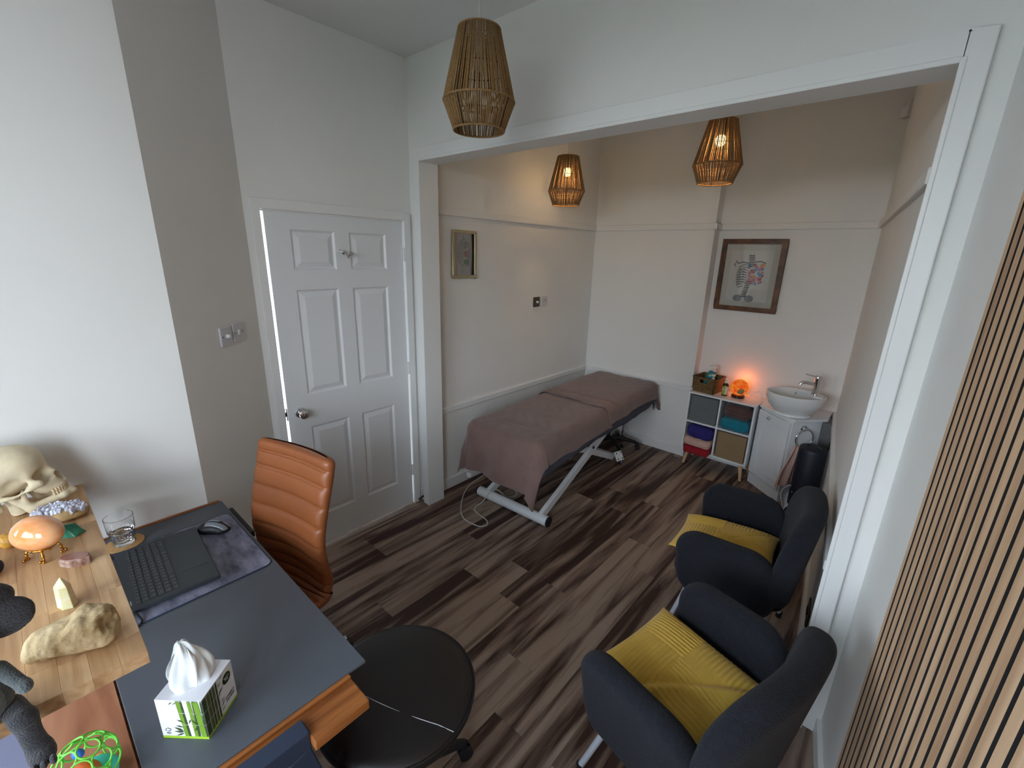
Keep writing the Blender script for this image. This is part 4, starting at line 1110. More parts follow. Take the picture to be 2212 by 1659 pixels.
def tap():
    x, y, z = bcx+0.112, bcy+0.062, 0.864
    t = thing('mixer_tap', 'chrome mixer tap with lever standing on the basin rim', 'tap', (x, y, z), R(200))
    part('body', MB().lathe([(0.027, 0), (0.027, 0.006), (0.021, 0.010), (0.021, 0.108), (0.0215, 0.112), (0.0215, 0.138), (0.019, 0.142), (0, 0.142)], 26), 'chrome', t, smooth=40)
    part('spout', MB().tube([(0.01, 0, 0.074), (0.075, 0, 0.083), (0.098, 0, 0.078), (0.107, 0, 0.060)], [0.013, 0.0125, 0.012, 0.011], 16), 'chrome', t, smooth=60)
    part('lever', MB().tube([(0.0, 0, 0.130), (0.085, 0, 0.146)], [0.0055, 0.0045], 10), 'chrome', t, smooth=60)
tap()
def hand_towel():
    qx, qy, an = RQ
    t = Matrix.Translation((qx, qy, 0.620)) @ Matrix.Rotation(an, 4, 'Z')
    m = MB()
    def fn(u, v):
        # hangs over the bottom left of the ring: narrow at the ring, wide below
        w = 0.060+0.110*min(1, v*1.7); x = -0.050+(u-0.5)*w*(1+0.2*v)-0.045*v
        z = -0.125-0.330*v+0.05*u*v
        y = -0.042-0.020*math.sin(u*15+2*v)*(0.5+v*0.8)-0.018*v
        return t @ Vector((x, y, z))
    m.grid(fn, 48, 40)
    tag(part('hand_towel', m, 'towel_pink', smooth=180, solid=0.005), 'pink hand towel hanging from the chrome ring on washstand', 'towel')
hand_towel()
def foam_roller():
    t = thing('foam_roller', 'tall navy foam roller bolster standing upright beside the washstand', 'bolster', (-0.272, 3.555, 0.0), 0)
    part('roll', MB().lathe([(0.074, 0), (0.084, 0.008), (0.086, 0.03), (0.086, 0.540), (0.083, 0.560), (0.074, 0.568), (0, 0.570)], 40), 'roller_navy', t, smooth=50)
    part('carry_strap', MB().tube([(-0.045, 0.02, 0.568), (-0.03, 0.012, 0.582), (0.0, 0.0, 0.590), (0.03, -0.006, 0.582), (0.05, -0.01, 0.568)], [0.006]*5, 8), 'black_plastic', t, smooth=60)
    part('end_seam', MB().torus((0, 0, 0.562), 0.0815, 0.0028, 40, 6), 'black_plastic', t, smooth=180)
foam_roller()
def white_cloth():
    m = MB()
    def fn(u, v):
        return (-0.395+0.05*u+0.020*math.sin(7*v+3*u)+0.02*v, 3.50+0.06*math.sin(3*u)+0.02*math.cos(9*v), 0.012+0.26*v-0.05*u*v)
    m.grid(fn, 14, 22)
    tag(part('paper_bag', m, 'towel_white', smooth=180, solid=0.004), 'crumpled white bag propped at the foot of navy roller', 'bag')
white_cloth()
def wall_box():
    y = 3.80; ang = PI+math.atan(0.10)
    t = thing('wall_box', 'flat grey metal box on right wall beside the washstand', 'wall box', (xr_back(y)-0.020, y+0.12, 0.470), ang)
    part('cover', MB().bx(0, 0.07, -0.085, 0.085, 0, 0.205), 'grey_metal', t, bevel=0.004)
    part('handle', MB().tube([(0.072, -0.03, 0.10), (0.09, -0.03, 0.115), (0.09, 0.02, 0.15), (0.072, 0.02, 0.16)], 0.005, 8), 'black_plastic', t, smooth=60)
wall_box()

# =================================================================== NAVY TUB CHAIRS
def felt_part(name, fn, lo, hi, t, h=0.0075): return link(name, sdf_mesh(name, fn, lo, hi, h, 180), 'denim_felt', t)
def plan_round(P, i, j, ci, cj, bi, bj, r):
    """2D rounded rectangle distance in the plane of axes i, j"""
    a = np.abs(P[..., i]-ci)-(bi-r); b = np.abs(P[..., j]-cj)-(bj-r)
    return np.hypot(np.maximum(a, 0), np.maximum(b, 0))+np.minimum(np.maximum(a, b), 0)-r
def slab(P, d2, n, half, r):
    q0 = d2+r; q1 = np.abs(n)-(half-r)
    return np.hypot(np.maximum(q0, 0), np.maximum(q1, 0))+np.minimum(np.maximum(q0, q1), 0)-r
def navy_chair(label, loc, rot):
    """faces local +x"""
    t = thing('tub_chair', label, 'armchair', loc, rot, 'navy felt tub chairs by the right wall')
    def seat(P): return s_box(P, (0.005, 0, 0.385), (0.235, 0.225, 0.050), 0.045)
    felt_part('seat', seat, (-.25, -.25, .31), (.27, .25, .46), t)
    def arm(s):
        def fn(P):
            X, Y, Z = xyz(P)
            y = s*Y-(0.252+0.10*np.clip(Z-0.40, -.1, 1)+0.25*np.maximum(X-0.05, 0)**2*0-0.30*np.maximum(-X-0.05, 0)**2*4)
            q = P.copy(); q[..., 0] = X-0.10*(Z-0.45)
            d2 = plan_round(q, 0, 2, 0.015, 0.465, 0.205, 0.175, 0.115)
            d2 = np.maximum(d2, -(Z-0.315))
            return slab(P, d2, y, 0.037, 0.032)
        return fn
    for s in (-1, 1): felt_part('arm', arm(s), (-.26, min(s*.14, s*.36), .27), (.30, max(s*.14, s*.36), .67), t)
    def back(P):
        X, Y, Z = xyz(P)
        x = X+0.215+0.13*(Z-0.38)-0.6*Y*Y
        d2 = plan_round(P, 1, 2, 0, 0.570, 0.290, 0.245, 0.175)
        taper = 0.10*np.maximum(0.50-Z, 0)*np.sign(np.abs(Y))
        return slab(P, d2+taper, x, 0.044, 0.038)
    felt_part('backrest', back, (-.40, -.33, .29), (-.08, .33, .85), t)
    part('seat_base', MB().bx(-0.15, 0.17, -0.15, 0.15, 0.318, 0.345), 'black_plastic', t, bevel=0.01)
    for sx in (-1, 1):
        for sy in (-1, 1):
            p0 = Vector((sx*0.15, sy*0.15, 0.33)); p1 = Vector((sx*0.235, sy*0.235, 0.018))
            part('leg', MB().tube([p0, p1], [0.0125, 0.0115], 14), 'steel_leg', t, smooth=40)
            part('leg_tip', MB().cyl(p1+Vector((0, 0, 0.018)), p1-Vector((sx*0.004, sy*0.004, 0.018)), 0.0135, n=12), 'black_rubber', t, smooth=40)
    return t
C1 = ((-0.265, 1.240, 0), R(167)); C2 = ((-0.372, 2.145, 0), R(186))
ch1 = navy_chair('navy felt tub chair nearest the slat panel, mustard cushion filling its seat', *C1)
ch2 = dup(ch1, C2[0], C2[1], 'navy felt tub chair farther back, next to the foam roller')

def cushion(label, loc, rot, hw, hd, th, seed):
    m = MB(); N = 110
    def prof(a): return max(0.0, 1-abs(a)**3.0)**0.55
    def fn(sgn):
        def f(u, v):
            a, b = 2*u-1, 2*v-1
            pull = 1-0.10*(1-abs(a)**4)*abs(b)**6-0.0
            x = hw*a*(1-0.07*(1-b*b)*abs(a)**5); y = hd*b*(1-0.07*(1-a*a)*abs(b)**5)
            z = th*prof(a)*prof(b)
            # pleats: blocks of ribs running both ways
            k = 0.0
            if sgn > 0:
                blk = (a > 0.1) == (b > -0.1)
                k = 0.0028*math.sin((x if blk else y)*(2*PI/0.0155)) if (abs(a) < .97 and abs(b) < .97) else 0
                if -0.35 < b < 0.15 and a < 0.05: k *= 0.25
                z += 0.012*math.exp(-((a+0.5-0.7*b)/0.10)**2)*prof(a)-0.010*math.exp(-((a+0.32-0.7*b)/0.07)**2)*prof(a)
            return (x, y, sgn*(z+k*prof(a)*prof(b)) if sgn > 0 else -0.55*z)
        return f
    m.grid(fn(1), N, N); m.grid(fn(-1), N, N)
    o = part('cushion', m, 'mustard', smooth=180)
    o.location = loc; o.rotation_euler = rot
    return tag(o, label, 'cushion', 'mustard pleated cushions on the navy chairs')
cushion('mustard pleated cushion on the nearest navy chair', (-0.305, 1.262, 0.466), (R(-3), R(-3), R(167)), 0.215, 0.190, 0.056, 1)
cushion('mustard pleated cushion on the farther navy chair', (-0.430, 2.150, 0.464), (R(3), R(4), R(186)), 0.225, 0.190, 0.056, 2)

# =================================================================== DESK
DZ = 0.750
def desk():
    t = thing('writing_desk', 'wooden desk with grey leather top and blue steel trapezoid leg frames', 'desk', (-1.48, 0.16, 0), 0)
    ox, oy = -1.48, 0.16
    B = lambda m, x0, x1, y0, y1, z0, z1: m.bx(x0-ox, x1-ox, y0-oy, y1-oy, z0, z1)
    # wooden carcass top, a step lower than the grey pad; it sticks out past the pad at the room end
    top = MB().prism([(x-ox, y-oy) for x, y in ((-2.065, -0.134), (-0.868, -0.134), (-0.868, 0.272), (-0.800, 0.272), (-0.800, 0.410), (-2.065, 0.410))], DZ-0.040, DZ-0.012)
    part('wooden_top', top, 'desk_wood', t, bevel=0.003)
    part('side_board', B(MB(), -2.064, -0.90, -0.132, -0.004, DZ-0.0125, DZ-0.002), 'desk_side_wood', t, bevel=0.001)
    part('edge_strip', B(MB(), -0.897, -0.885, -0.02, 0.409, DZ-0.0125, DZ-0.003), 'desk_wood', t, bevel=0.002)
    part('edge_strip', B(MB(), -2.066, -2.058, -0.13, 0.452, DZ-0.02, DZ+0.004), 'desk_wood', t)
    part('leather_top', B(MB(), -2.058, -0.897, 0.0, 0.458, DZ-0.009, DZ), 'desk_mat_grey', t, bevel=0.0015)
    part('under_rail', B(MB(), -1.98, -1.735, 0.462, 0.476, DZ-0.030, DZ-0.006), 'black_plastic', t, bevel=0.002)
    part('under_rail', B(MB(), -2.02, -0.93, 0.415, 0.440, DZ-0.045, DZ-0.012), 'black_plastic', t)
    for x in (-0.845, -1.96):
        f = MB(); zt = DZ-0.026 if x > -1 else DZ-0.068
        f.bar((x-ox, -0.12-oy, zt), (x-ox, 0.272-oy, zt), 0.044, 0.052, (0, 0, 1))
        f.bar((x-ox, 0.245-oy, DZ-0.052), (x-ox, 0.385-oy, 0.02), 0.044, 0.052, (0, 1, 0))
        f.bar((x-ox, -0.095-oy, DZ-0.052), (x-ox, -0.245-oy, 0.02), 0.044, 0.052, (0, 1, 0))
        f.bar((x-ox, -0.27-oy, 0.028), (x-ox, 0.41-oy, 0.028), 0.044, 0.046, (0, 0, 1))
        part('leg_frame', f, 'blue_steel', t, bevel=0.003)
desk()
RZ = 0.990
def riser_shelf():
    ox, oy = -1.56, -0.05
    t = thing('riser_shelf', 'oak butcher block shelf standing above the desk by the window', 'shelf', (ox, oy, DZ), 0)
    h = RZ-DZ
    part('core_board', MB().bx(-2.062-ox, -1.0535-ox, -0.158-oy, 0.0555-oy, h-0.030, h-0.003), 'oak_stave', t, bevel=0.001)
    rg = random.Random(8); n = 5; w = 0.216/n
    for j in range(n):
        x = -2.064
        while x < -1.052:
            l = min(rg.uniform(0.16, 0.34), -1.052-x)
            if -1.052-(x+l) < 0.06: l = -1.052-x
            sm = MB().bx(-l/2, l/2, -w/2, w/2, -0.016, 0.016)
            part('stave', sm, 'oak_stave', t, loc=(x+l/2-ox, -0.159+w*(j+0.5)-oy, h-0.016), bevel=0.0006, seg=1)
            x += l
    for x in (-2.045, -1.50):
        part('upright', MB().bx(x-0.012-ox, x+0.012-ox, -0.11-oy, 0.0-oy, 0.0, h-0.032), 'oak_stave', t, bevel=0.002)
riser_shelf()
def window_board():
    struct('trim_7', MB().bx(-2.068, -0.62, -0.62, -0.140, 0.700, 0.735).bx(-2.068, -0.62, -0.62, -0.58, 0.0, 0.700), 'sill_grey', bevel=0.004)
window_board()

# ---- laptop on its mat, mouse, glass
def desk_pad():
    pts = []
    x0, x1, y0, y1, r = -1.930, -1.478, 0.066, 0.446, 0.022
    for cx, cy, a0 in ((x1-r, y1-r, 0), (x0+r, y1-r, 90), (x0+r, y0+r, 180), (x1-r, y0+r, 270)):
        for k in range(7): a = R(a0+15*k); pts.append((cx+r*math.cos(a), cy+r*math.sin(a)))
    cx, cy = (x0+x1)/2, (y0+y1)/2
    P = [(x-cx, y-cy) for x, y in pts]
    t = thing('mouse_mat', 'large marbled grey violet mouse mat with stitched dark edge', 'mouse mat', (cx, cy, DZ), 0)
    part('cloth', MB().prism(P, 0.0003, 0.0032), 'mousemat', t)
    part('stitched_edge', MB().tube([(x, y, 0.002) for x, y in P], 0.0021, 8, closed=True), 'mousemat_edge', t, smooth=180)
desk_pad()
def laptop():
    # seen from the chair the keyboard is at the far (window) side; base corners fitted on the mat
    cx, cy = -1.705, 0.190; w, d = 0.366, 0.238
    t = thing('laptop', 'dark grey open laptop on the mouse mat with its keyboard by the oak shelf', 'laptop', (cx, cy, DZ+0.0042), R(-3.5))
    part('base', MB().bx(-w/2, w/2, -d/2, d/2, 0.003, 0.019), 'laptop_shell', t, bevel=0.003, seg=3)
    part('trackpad', MB().bx(-0.030, 0.088, 0.030, 0.105, 0.0188, 0.0194), 'laptop_pad', t)
    for x in (-0.15, 0.15):
        for y in (-0.09, 0.09): part('rubber_foot', MB().bx(x-0.01, x+0.01, y-0.006, y+0.006, 0, 0.0032), 'black_rubber', t)
    part('key_well', MB().bx(-0.166, 0.166, -0.094, 0.014, 0.0189, 0.0192), 'black_plastic', t)
    # rows run along x; the user sits at +y, so the top (function) row is at -y
    km = {}
    def key(x0, x1, y0, y1):
        k = (round(x1-x0, 4), round(y1-y0, 4))
        if k not in km:
            a, b = k[0]/2, k[1]/2; e = 0.0012
            vs = [(-a,-b,0),(a,-b,0),(a,b,0),(-a,b,0),(-a+e,-b+e,0.0016),(a-e,-b+e,0.0016),(a-e,b-e,0.0016),(-a+e,b-e,0.0016)]
            km[k] = MB().add(vs, [(0,1,5,4),(1,2,6,5),(2,3,7,6),(3,0,4,7),(4,5,6,7)]).mesh('key')
        link('key', km[k], 'key_black', t, loc=((x0+x1)/2, (y0+y1)/2, 0.0192))
    X0 = -0.164; g = 0.0022; u = 0.0193
    rows = [(-0.093, 0.0115, [1]*17), (-0.079, 0.0165, [1]*13+[2]+[1]*2), (-0.060, 0.0165, [1.5]+[1]*12+[1.5]+[1]*2), (-0.041, 0.0165, [1.75]+[1]*11+[2.25]+[1]*2), (-0.022, 0.0165, [1.25]+[1]*11+[2.75]+[1]*2), (-0.003, 0.0165, [1.25, 1, 1, 1.25, 5.0, 1, 1, 1.5, 1, 1, 1, 1])]
    legend = MB()
    for (y, h, ws) in rows:
        x = X0
        for q in ws:
            key(-(x+q*u-g), -x, y, y+h)
            c = -(x+(q*u-g)/2)
            if q < 2: legend.bx(c-0.0010, c+0.0010, y+h*0.45, y+h*0.58, 0.02082, 0.02086)
            x += q*u
    part('key_legends', legend, 'print_light', t, kind='stuff')
    part('maker_mark', MB().bx(0.136, 0.158, -0.107, -0.104, 0.0190, 0.0193), 'print_light', t)
    a = R(-18)
    lid = part('screen_lid', MB().bx(-w/2, w/2, -0.006, 0.0, 0.0, 0.225), 'laptop_shell', t, bevel=0.002); lid.location = (0, -d/2-0.004, 0.012); lid.rotation_euler = (R(80), 0, 0)
    part('screen', MB().bx(-w/2+0.008, w/2-0.008, 0.0002, 0.0008, 0.012, 0.218), 'screen_off', lid)
    part('hinge', MB().cyl((-0.14, -d/2-0.002, 0.014), (0.14, -d/2-0.002, 0.014), 0.005, n=12), 'laptop_shell', t)
    c, s = math.cos(R(-3.5)), math.sin(R(-3.5))
    P = [(-1.524, 0.078, DZ+0.016), (-1.505, 0.080, DZ+0.014), (-1.488, 0.086, DZ+0.006), (-1.470, 0.078, DZ+0.005), (-1.462, 0.052, DZ+0.005), (-1.476, 0.015, DZ+0.005), (-1.50, -0.03, DZ+0.005)]
    tag(part('charger_cable', MB().tube(P, [0.0045, 0.0045, 0.0026, 0.0026, 0.0026, 0.0026, 0.0026], 8), 'black_plastic', smooth=180), 'thin black charger cable at the corner of laptop', 'cable')
laptop()
def mouse():
    t = thing('computer_mouse', 'silver and black wireless mouse on the marbled mat', 'mouse', (-1.828, 0.372, DZ+0.0032), R(42))
    # local +x = front
    def body(P):
        X, Y, Z = xyz(P)
        d = s_ell(P, (-0.006, 0, 0.006), (0.060, 0.034, 0.034))
        d = smax(d, -(Z-0.001), 0.004)
        d = smax(d, np.abs(Y)-0.030-0.006*np.clip(-X/0.05, -1, 1)**2, 0.006)
        return d
    link('shell', sdf_mesh('shell', body, (-.08, -.05, -.004), (.07, .05, .05), 0.003, 180), 'black_plastic', t)
    for s in (-1, 1):
        def btn(P):
            X, Y, Z = xyz(P)
            d = s_ell(P, (-0.006, 0, 0.0078), (0.0605, 0.0345, 0.0345))
            d = smax(d, -(s*Y-0.0035), 0.002); d = smax(d, s*Y-0.021, 0.003)
            d = np.maximum(d, -(X+0.028)); d = np.maximum(d, -(Z-0.012))
            return d
        link('button', sdf_mesh('button', btn, (-.04, -.04, .008), (.07, .04, .05), 0.0026, 180), 'mouse_silver', t)
    part('scroll_wheel', MB().cyl((0.022, -0.003, 0.031), (0.022, 0.003, 0.031), 0.010, n=20), 'black_rubber', t, smooth=40)
mouse()
GX, GY = -1.978, 0.121
def coaster():
    t = tag(part('coaster', MB().lathe([(0.056, 0), (0.0575, 0.001), (0.0575, 0.005), (0.056, 0.006), (0, 0.006)], 40), 'cork', smooth=40), 'round cork coaster under the water glass', 'coaster')
    t.location = (GX, GY, DZ)
coaster()
def glass():
    t = thing('water_glass', 'clear faceted tumbler half full of water on cork coaster', 'glass', (GX, GY, DZ+0.0065), 0.2)
    n = 48; H = 0.110
    def ring(r, z, fac):
        out = []
        for k in range(n):
            a = 2*PI*k/n
            q = r
            if fac: q = r*(1-fac*(1-math.cos(8*(((a % (PI/4))-PI/8)))))*1.0
            out.append((q*math.cos(a), q*math.sin(a), z))
        return out
    rings = [ring(0.0305, 0, 0), ring(0.0335, 0.003, 0.02), ring(0.0375, 0.050, 0.03), ring(0.0405, 0.056, 0), ring(0.0425, H, 0), ring(0.0415, H+0.0008, 0), ring(0.0405, H, 0), ring(0.0385, 0.058, 0), ring(0.0340, 0.018, 0), ring(0.028, 0.013, 0)]
    vs = [p for r in rings for p in r]; fs = []
    for i in range(len(rings)-1):
        for k in range(n): fs.append((i*n+k, i*n+(k+1) % n, (i+1)*n+(k+1) % n, (i+1)*n+k))
    fs.append(tuple(range(n-1, -1, -1))); fs.append(tuple((len(rings)-1)*n+k for k in range(n)))
    part('tumbler', MB().add(vs, fs), 'glass', t, smooth=25)
    part('water', MB().lathe([(0.0276, 0.0132), (0.0337, 0.0182), (0.0366, 0.044), (0.0362, 0.0448), (0, 0.0446)], 48), 'water', t, smooth=40)
glass()

# ---- tissue box
def text_mesh(txt, size, extrude=0.0002):
    cu = bpy.data.curves.new('txt', 'FONT'); cu.body = txt; cu.size = size; cu.align_x = 'CENTER'; cu.extrude = extrude; cu.resolution_u = 3
    o = bpy.data.objects.new('txt', cu); COL.objects.link(o)
    dg = bpy.context.evaluated_depsgraph_get(); me = bpy.data.meshes.new_from_object(o.evaluated_get(dg))
    bpy.data.objects.remove(o, do_unlink=True); me.name = 'lettering'
    me.materials.clear()
    return me
def tissue_box():
    # nearest vertical edge at (-0.973, 0.114); faces run along a (left) and b (right)
    w = 0.103; h = 0.112
    rot = math.atan2(0.066, 0.077)
    cx, cy = -1.045, 0.1195
    t = thing('tissue_box', 'white cube tissue box printed with green bamboo stems', 'tissue box', (cx, cy, DZ), rot)
    k = w/2
    # open top with an oval hole
    m = MB(); n = 32
    m.add([(-k,-k,0),(k,-k,0),(k,k,0),(-k,k,0),(-k,-k,h),(k,-k,h),(k,k,h),(-k,k,h)], [(0,3,2,1),(0,1,5,4),(1,2,6,5),(2,3,7,6),(3,0,4,7)])
    ov = [(0.036*math.cos(2*PI*i/n), 0.024*math.sin(2*PI*i/n)) for i in range(n)]
    c, s = math.cos(R(45)), math.sin(R(45)); ov = [(c*x-s*y, s*x+c*y) for x, y in ov]
    def sq(x, y): q = max(abs(x), abs(y)); return (x/q*k, y/q*k)
    vs = [(x, y, h) for x, y in ov]+[(*sq(math.cos(2*PI*i/n), math.sin(2*PI*i/n)), h) for i in range(n)]
    # align the square ring with the rotated oval by angle
    vs[n:] = [(*sq(x, y), h) for x, y in ov]
    m.add(vs, [(i, (i+1) % n, n+(i+1) % n, n+i) for i in range(n)])
    # corners of the square that the ring cuts off
    for i in range(n):
        a, b = vs[n+i], vs[n+(i+1) % n]
        if abs(abs(a[0])-k) < 1e-6 and abs(abs(b[1])-k) < 1e-6 and abs(abs(b[0])-k) > 1e-6: m.add([a, (math.copysign(k, a[0]), math.copysign(k, b[1]), h), b], [(0, 1, 2)])
        elif abs(abs(a[1])-k) < 1e-6 and abs(abs(b[0])-k) < 1e-6 and abs(abs(b[1])-k) > 1e-6: m.add([a, (math.copysign(k, b[0]), math.copysign(k, a[1]), h), b], [(0, 1, 2)])
    m.add([(x*1.25, y*1.25, h-0.012) for x, y in ov]+[(x*0.2, y*0.2, h-0.03) for x, y in ov], [(i, (i+1) % n, n+(i+1) % n, n+i) for i in range(n)])
    part('carton', m, 'tissue_box_white', t)
    m = MB(); m.add([(x*1.02, y*1.02, h-0.0006) for x, y in ov]+[(x*0.96, y*0.96, h-0.020) for x, y in ov], [(i, (i+1) % n, n+(i+1) % n, n+i) for i in range(n)])
    m.add([(x*0.96, y*0.96, h-0.020) for x, y in ov], [tuple(range(n))])
    part('opening', m, 'card_inner', t)
    # prints, as thin ink layers on the two faces: A = face -y (left in view), B = face +x
    e = 0.0003
    def A(x, z, l=1): return (x, -k-e*l, z)
    def Bf(y, z, l=1): return (k+e*l, y, z)
    def quad(m, F, u0, u1, z0, z1, l=1, sl=0): m.add([F(u0, z0, l), F(u1, z0, l), F(u1+sl, z1, l), F(u0+sl, z1, l)], [(0, 1, 2, 3)])
    band = MB()
    quad(band, A, -k, k, 0, 0.007); quad(band, Bf, -k, k, 0, 0.007)
    part('lime_band', band, 'lime_band', t)
    st = {'bamboo_green': MB(), 'bamboo_dark': MB(), 'bamboo_olive': MB()}
    def stalk(F, u, w, key, z1=h, sl=0.0, l=2):
        z = 0.007
        while z < z1-1e-4:
            q = min(z+0.034, z1); quad(st[key], F, u-w/2, u+w/2, z+0.0006, q-0.0006, l, sl*(q-z)); z = q; u += sl*0.034
    stalk(A, 0.004, 0.0085, 'bamboo_green', sl=-0.06); stalk(A, 0.0105, 0.005, 'bamboo_dark', sl=-0.05, l=1)
    stalk(A, 0.026, 0.008, 'bamboo_green', sl=-0.03, l=3); stalk(A, 0.032, 0.005, 'bamboo_dark', l=2); stalk(A, 0.043, 0.012, 'bamboo_green', l=4, sl=-0.05); stalk(A, 0.0495, 0.004, 'bamboo_dark', l=3)
    stalk(Bf, -0.045, 0.012, 'bamboo_dark', l=2); stalk(Bf, -0.033, 0.009, 'bamboo_olive', l=3); stalk(Bf, -0.024, 0.006, 'bamboo_dark', l=2); stalk(Bf, -0.016, 0.007, 'bamboo_olive', l=4); stalk(Bf, -0.007, 0.005, 'bamboo_dark', l=3)
    rg = random.Random(4)
    def leaf(F, u, z, ang, ln, l=5, key='bamboo_dark'):
        d = (math.cos(ang), math.sin(ang)); nn = (-d[1]*0.10, d[0]*0.10)
        pts = [(u, z), (u+d[0]*ln*0.45+nn[0]*ln, z+d[1]*ln*0.45+nn[1]*ln), (u+d[0]*ln, z+d[1]*ln), (u+d[0]*ln*0.45-nn[0]*ln, z+d[1]*ln*0.45-nn[1]*ln)]
        if all(-k < a < k and 0.006 < b < h for a, b in pts): st[key].add([F(a, b, l) for a, b in pts], [(0, 1, 2, 3)])
    for (u, z, a, ln) in ((0.0, 0.022, 150, .026), (0.0, 0.020, 175, .024), (0.0, 0.017, 200, .022), (0.002, 0.05, 155, .016), (0.0, 0.034, 160, .018), (-.012, .108, 215, .014), (-.004, .108, 220, .012), (0.024, 0.024, 60, .020), (0.02, 0.06, 250, .016), (0.03, .045, 120, .016)): leaf(A, u, z, R(a), ln)
    for (u, z, a, ln) in ((-.004, .088, 40, .016), (-.003, .07, 30, .020), (-.004, .064, 60, .018), (-.002, .045, 10, .014), (-.002, .03, 45, .020), (-.004, .02, 10, .016), (.004, .104, 20, .014), (-.02, .05, 70, .02), (-.03, .07, 50, .02)): leaf(Bf, u, z, R(a), ln)
    for key, m in st.items(): part('print_'+key[7:], m, key, t)
    bd = MB(); bd.add([Bf(0.028+0.0145*math.cos(2*PI*i/28), 0.084+0.0145*math.sin(2*PI*i/28), 1) for i in range(28)], [tuple(range(28))])
    part('badge_rim', bd, 'lime_band', t)
    bd = MB(); bd.add([Bf(0.028+0.0135*math.cos(2*PI*i/28), 0.084+0.0135*math.sin(2*PI*i/28), 2) for i in range(28)], [tuple(range(28))])
    part('badge', bd, 'print_black', t)
    for tx, sz, y, z in (('PLASTIC', 0.0046, 0.028, 0.086), ('FREE', 0.0050, 0.028, 0.0795)):
        o = link('lettering', text_mesh(tx, sz), 'label_white', t); o.location = (k+e*3, y, z); o.rotation_euler = (R(90), 0, R(90))
    for tx, sz, y, z in (('CHEEKY', 0.0085, 0.030, 0.032), ('PANDA', 0.0085, 0.030, 0.023)):
        o = link('lettering', text_mesh(tx, sz), 'print_black', t); o.location = (k+e*2, y, z); o.rotation_euler = (R(90), 0, R(90))
    o = link('lettering', text_mesh('FSC', 0.0062), 'print_black', t); o.location = (-0.036, -k-e*2, 0.0135); o.rotation_euler = (R(90), 0, 0)
    tr = MB(); tr.tube([A(-0.0425, 0.0235, 2), A(-0.041, 0.028, 2), A(-0.036, 0.0305, 2), A(-0.0305, 0.028, 2), A(-0.0305, 0.0235, 2), A(-0.035, 0.0225, 2)], 0.0005, 5)
    tr.tube([A(-0.0425, 0.0235, 2), A(-0.0395, 0.0225, 2)], 0.0005, 5); tr.tube([A(-0.0375, 0.0205, 2), A(-0.036, 0.0225, 2), A(-0.034, 0.0205, 2)], 0.0004, 5)
    part('tree_mark', tr, 'print_black', t)
    # the tissue: a folded peak with an open fold towards the viewer
    def fn(u, v):
        a = -2.6+5.2*u            # around the opening, open at the near side
        zz = v
        br = 0.030-0.006*zz; 
        rx = 0.034*(1-zz)**0.55+0.004; ry = 0.022*(1-zz)**0.55+0.003
        bulge = 1+0.9*math.sin(PI*min(1, zz*1.25))*0.45
        x = rx*bulge*math.cos(a); y = ry*bulge*math.sin(a)
        ruf = 0.0032*math.sin(5*a+4*zz)+0.0014*math.sin(11*a-6*zz)
        x += ruf*math.cos(a); y += ruf*math.sin(a)
        x, y = c*x-s*y, s*x+c*y
        lean = 0.010*zz
        return (x-lean-0.010*zz, y+lean*0.5, h-0.012+0.112*zz**0.92+0.010*math.cos(a)*zz*(1-zz))
    # local opening axis turned so the open side faces the near edge
    mtx = Matrix.Rotation(R(0), 4, 'Z')
    m = MB().grid(fn, 64, 34)
    part('tissue', m, 'tissue', t, smooth=180, solid=0.0006)
    # turned-over flap in front
    def fl(u, v):
        p0 = Vector((0.002, -0.002, h+0.095)); p1 = Vector((0.030, -0.040, h+0.030)); p2 = Vector((0.030, -0.004, h+0.050)); 
        tip = Vector((0.026, -0.026, h+0.006))
        a = p0.lerp(tip, v); b = p0.lerp(p2, v); b = b.lerp(tip, max(0, v-0.55)/0.45)
        q = a.lerp(b, u)
        return q+Vector((0.006, -0.006, 0))*math.sin(PI*u)*(1-v)
    part('tissue_fold', MB().grid(fl, 10, 20), 'tissue', t, smooth=180, solid=0.0006)
tissue_box()

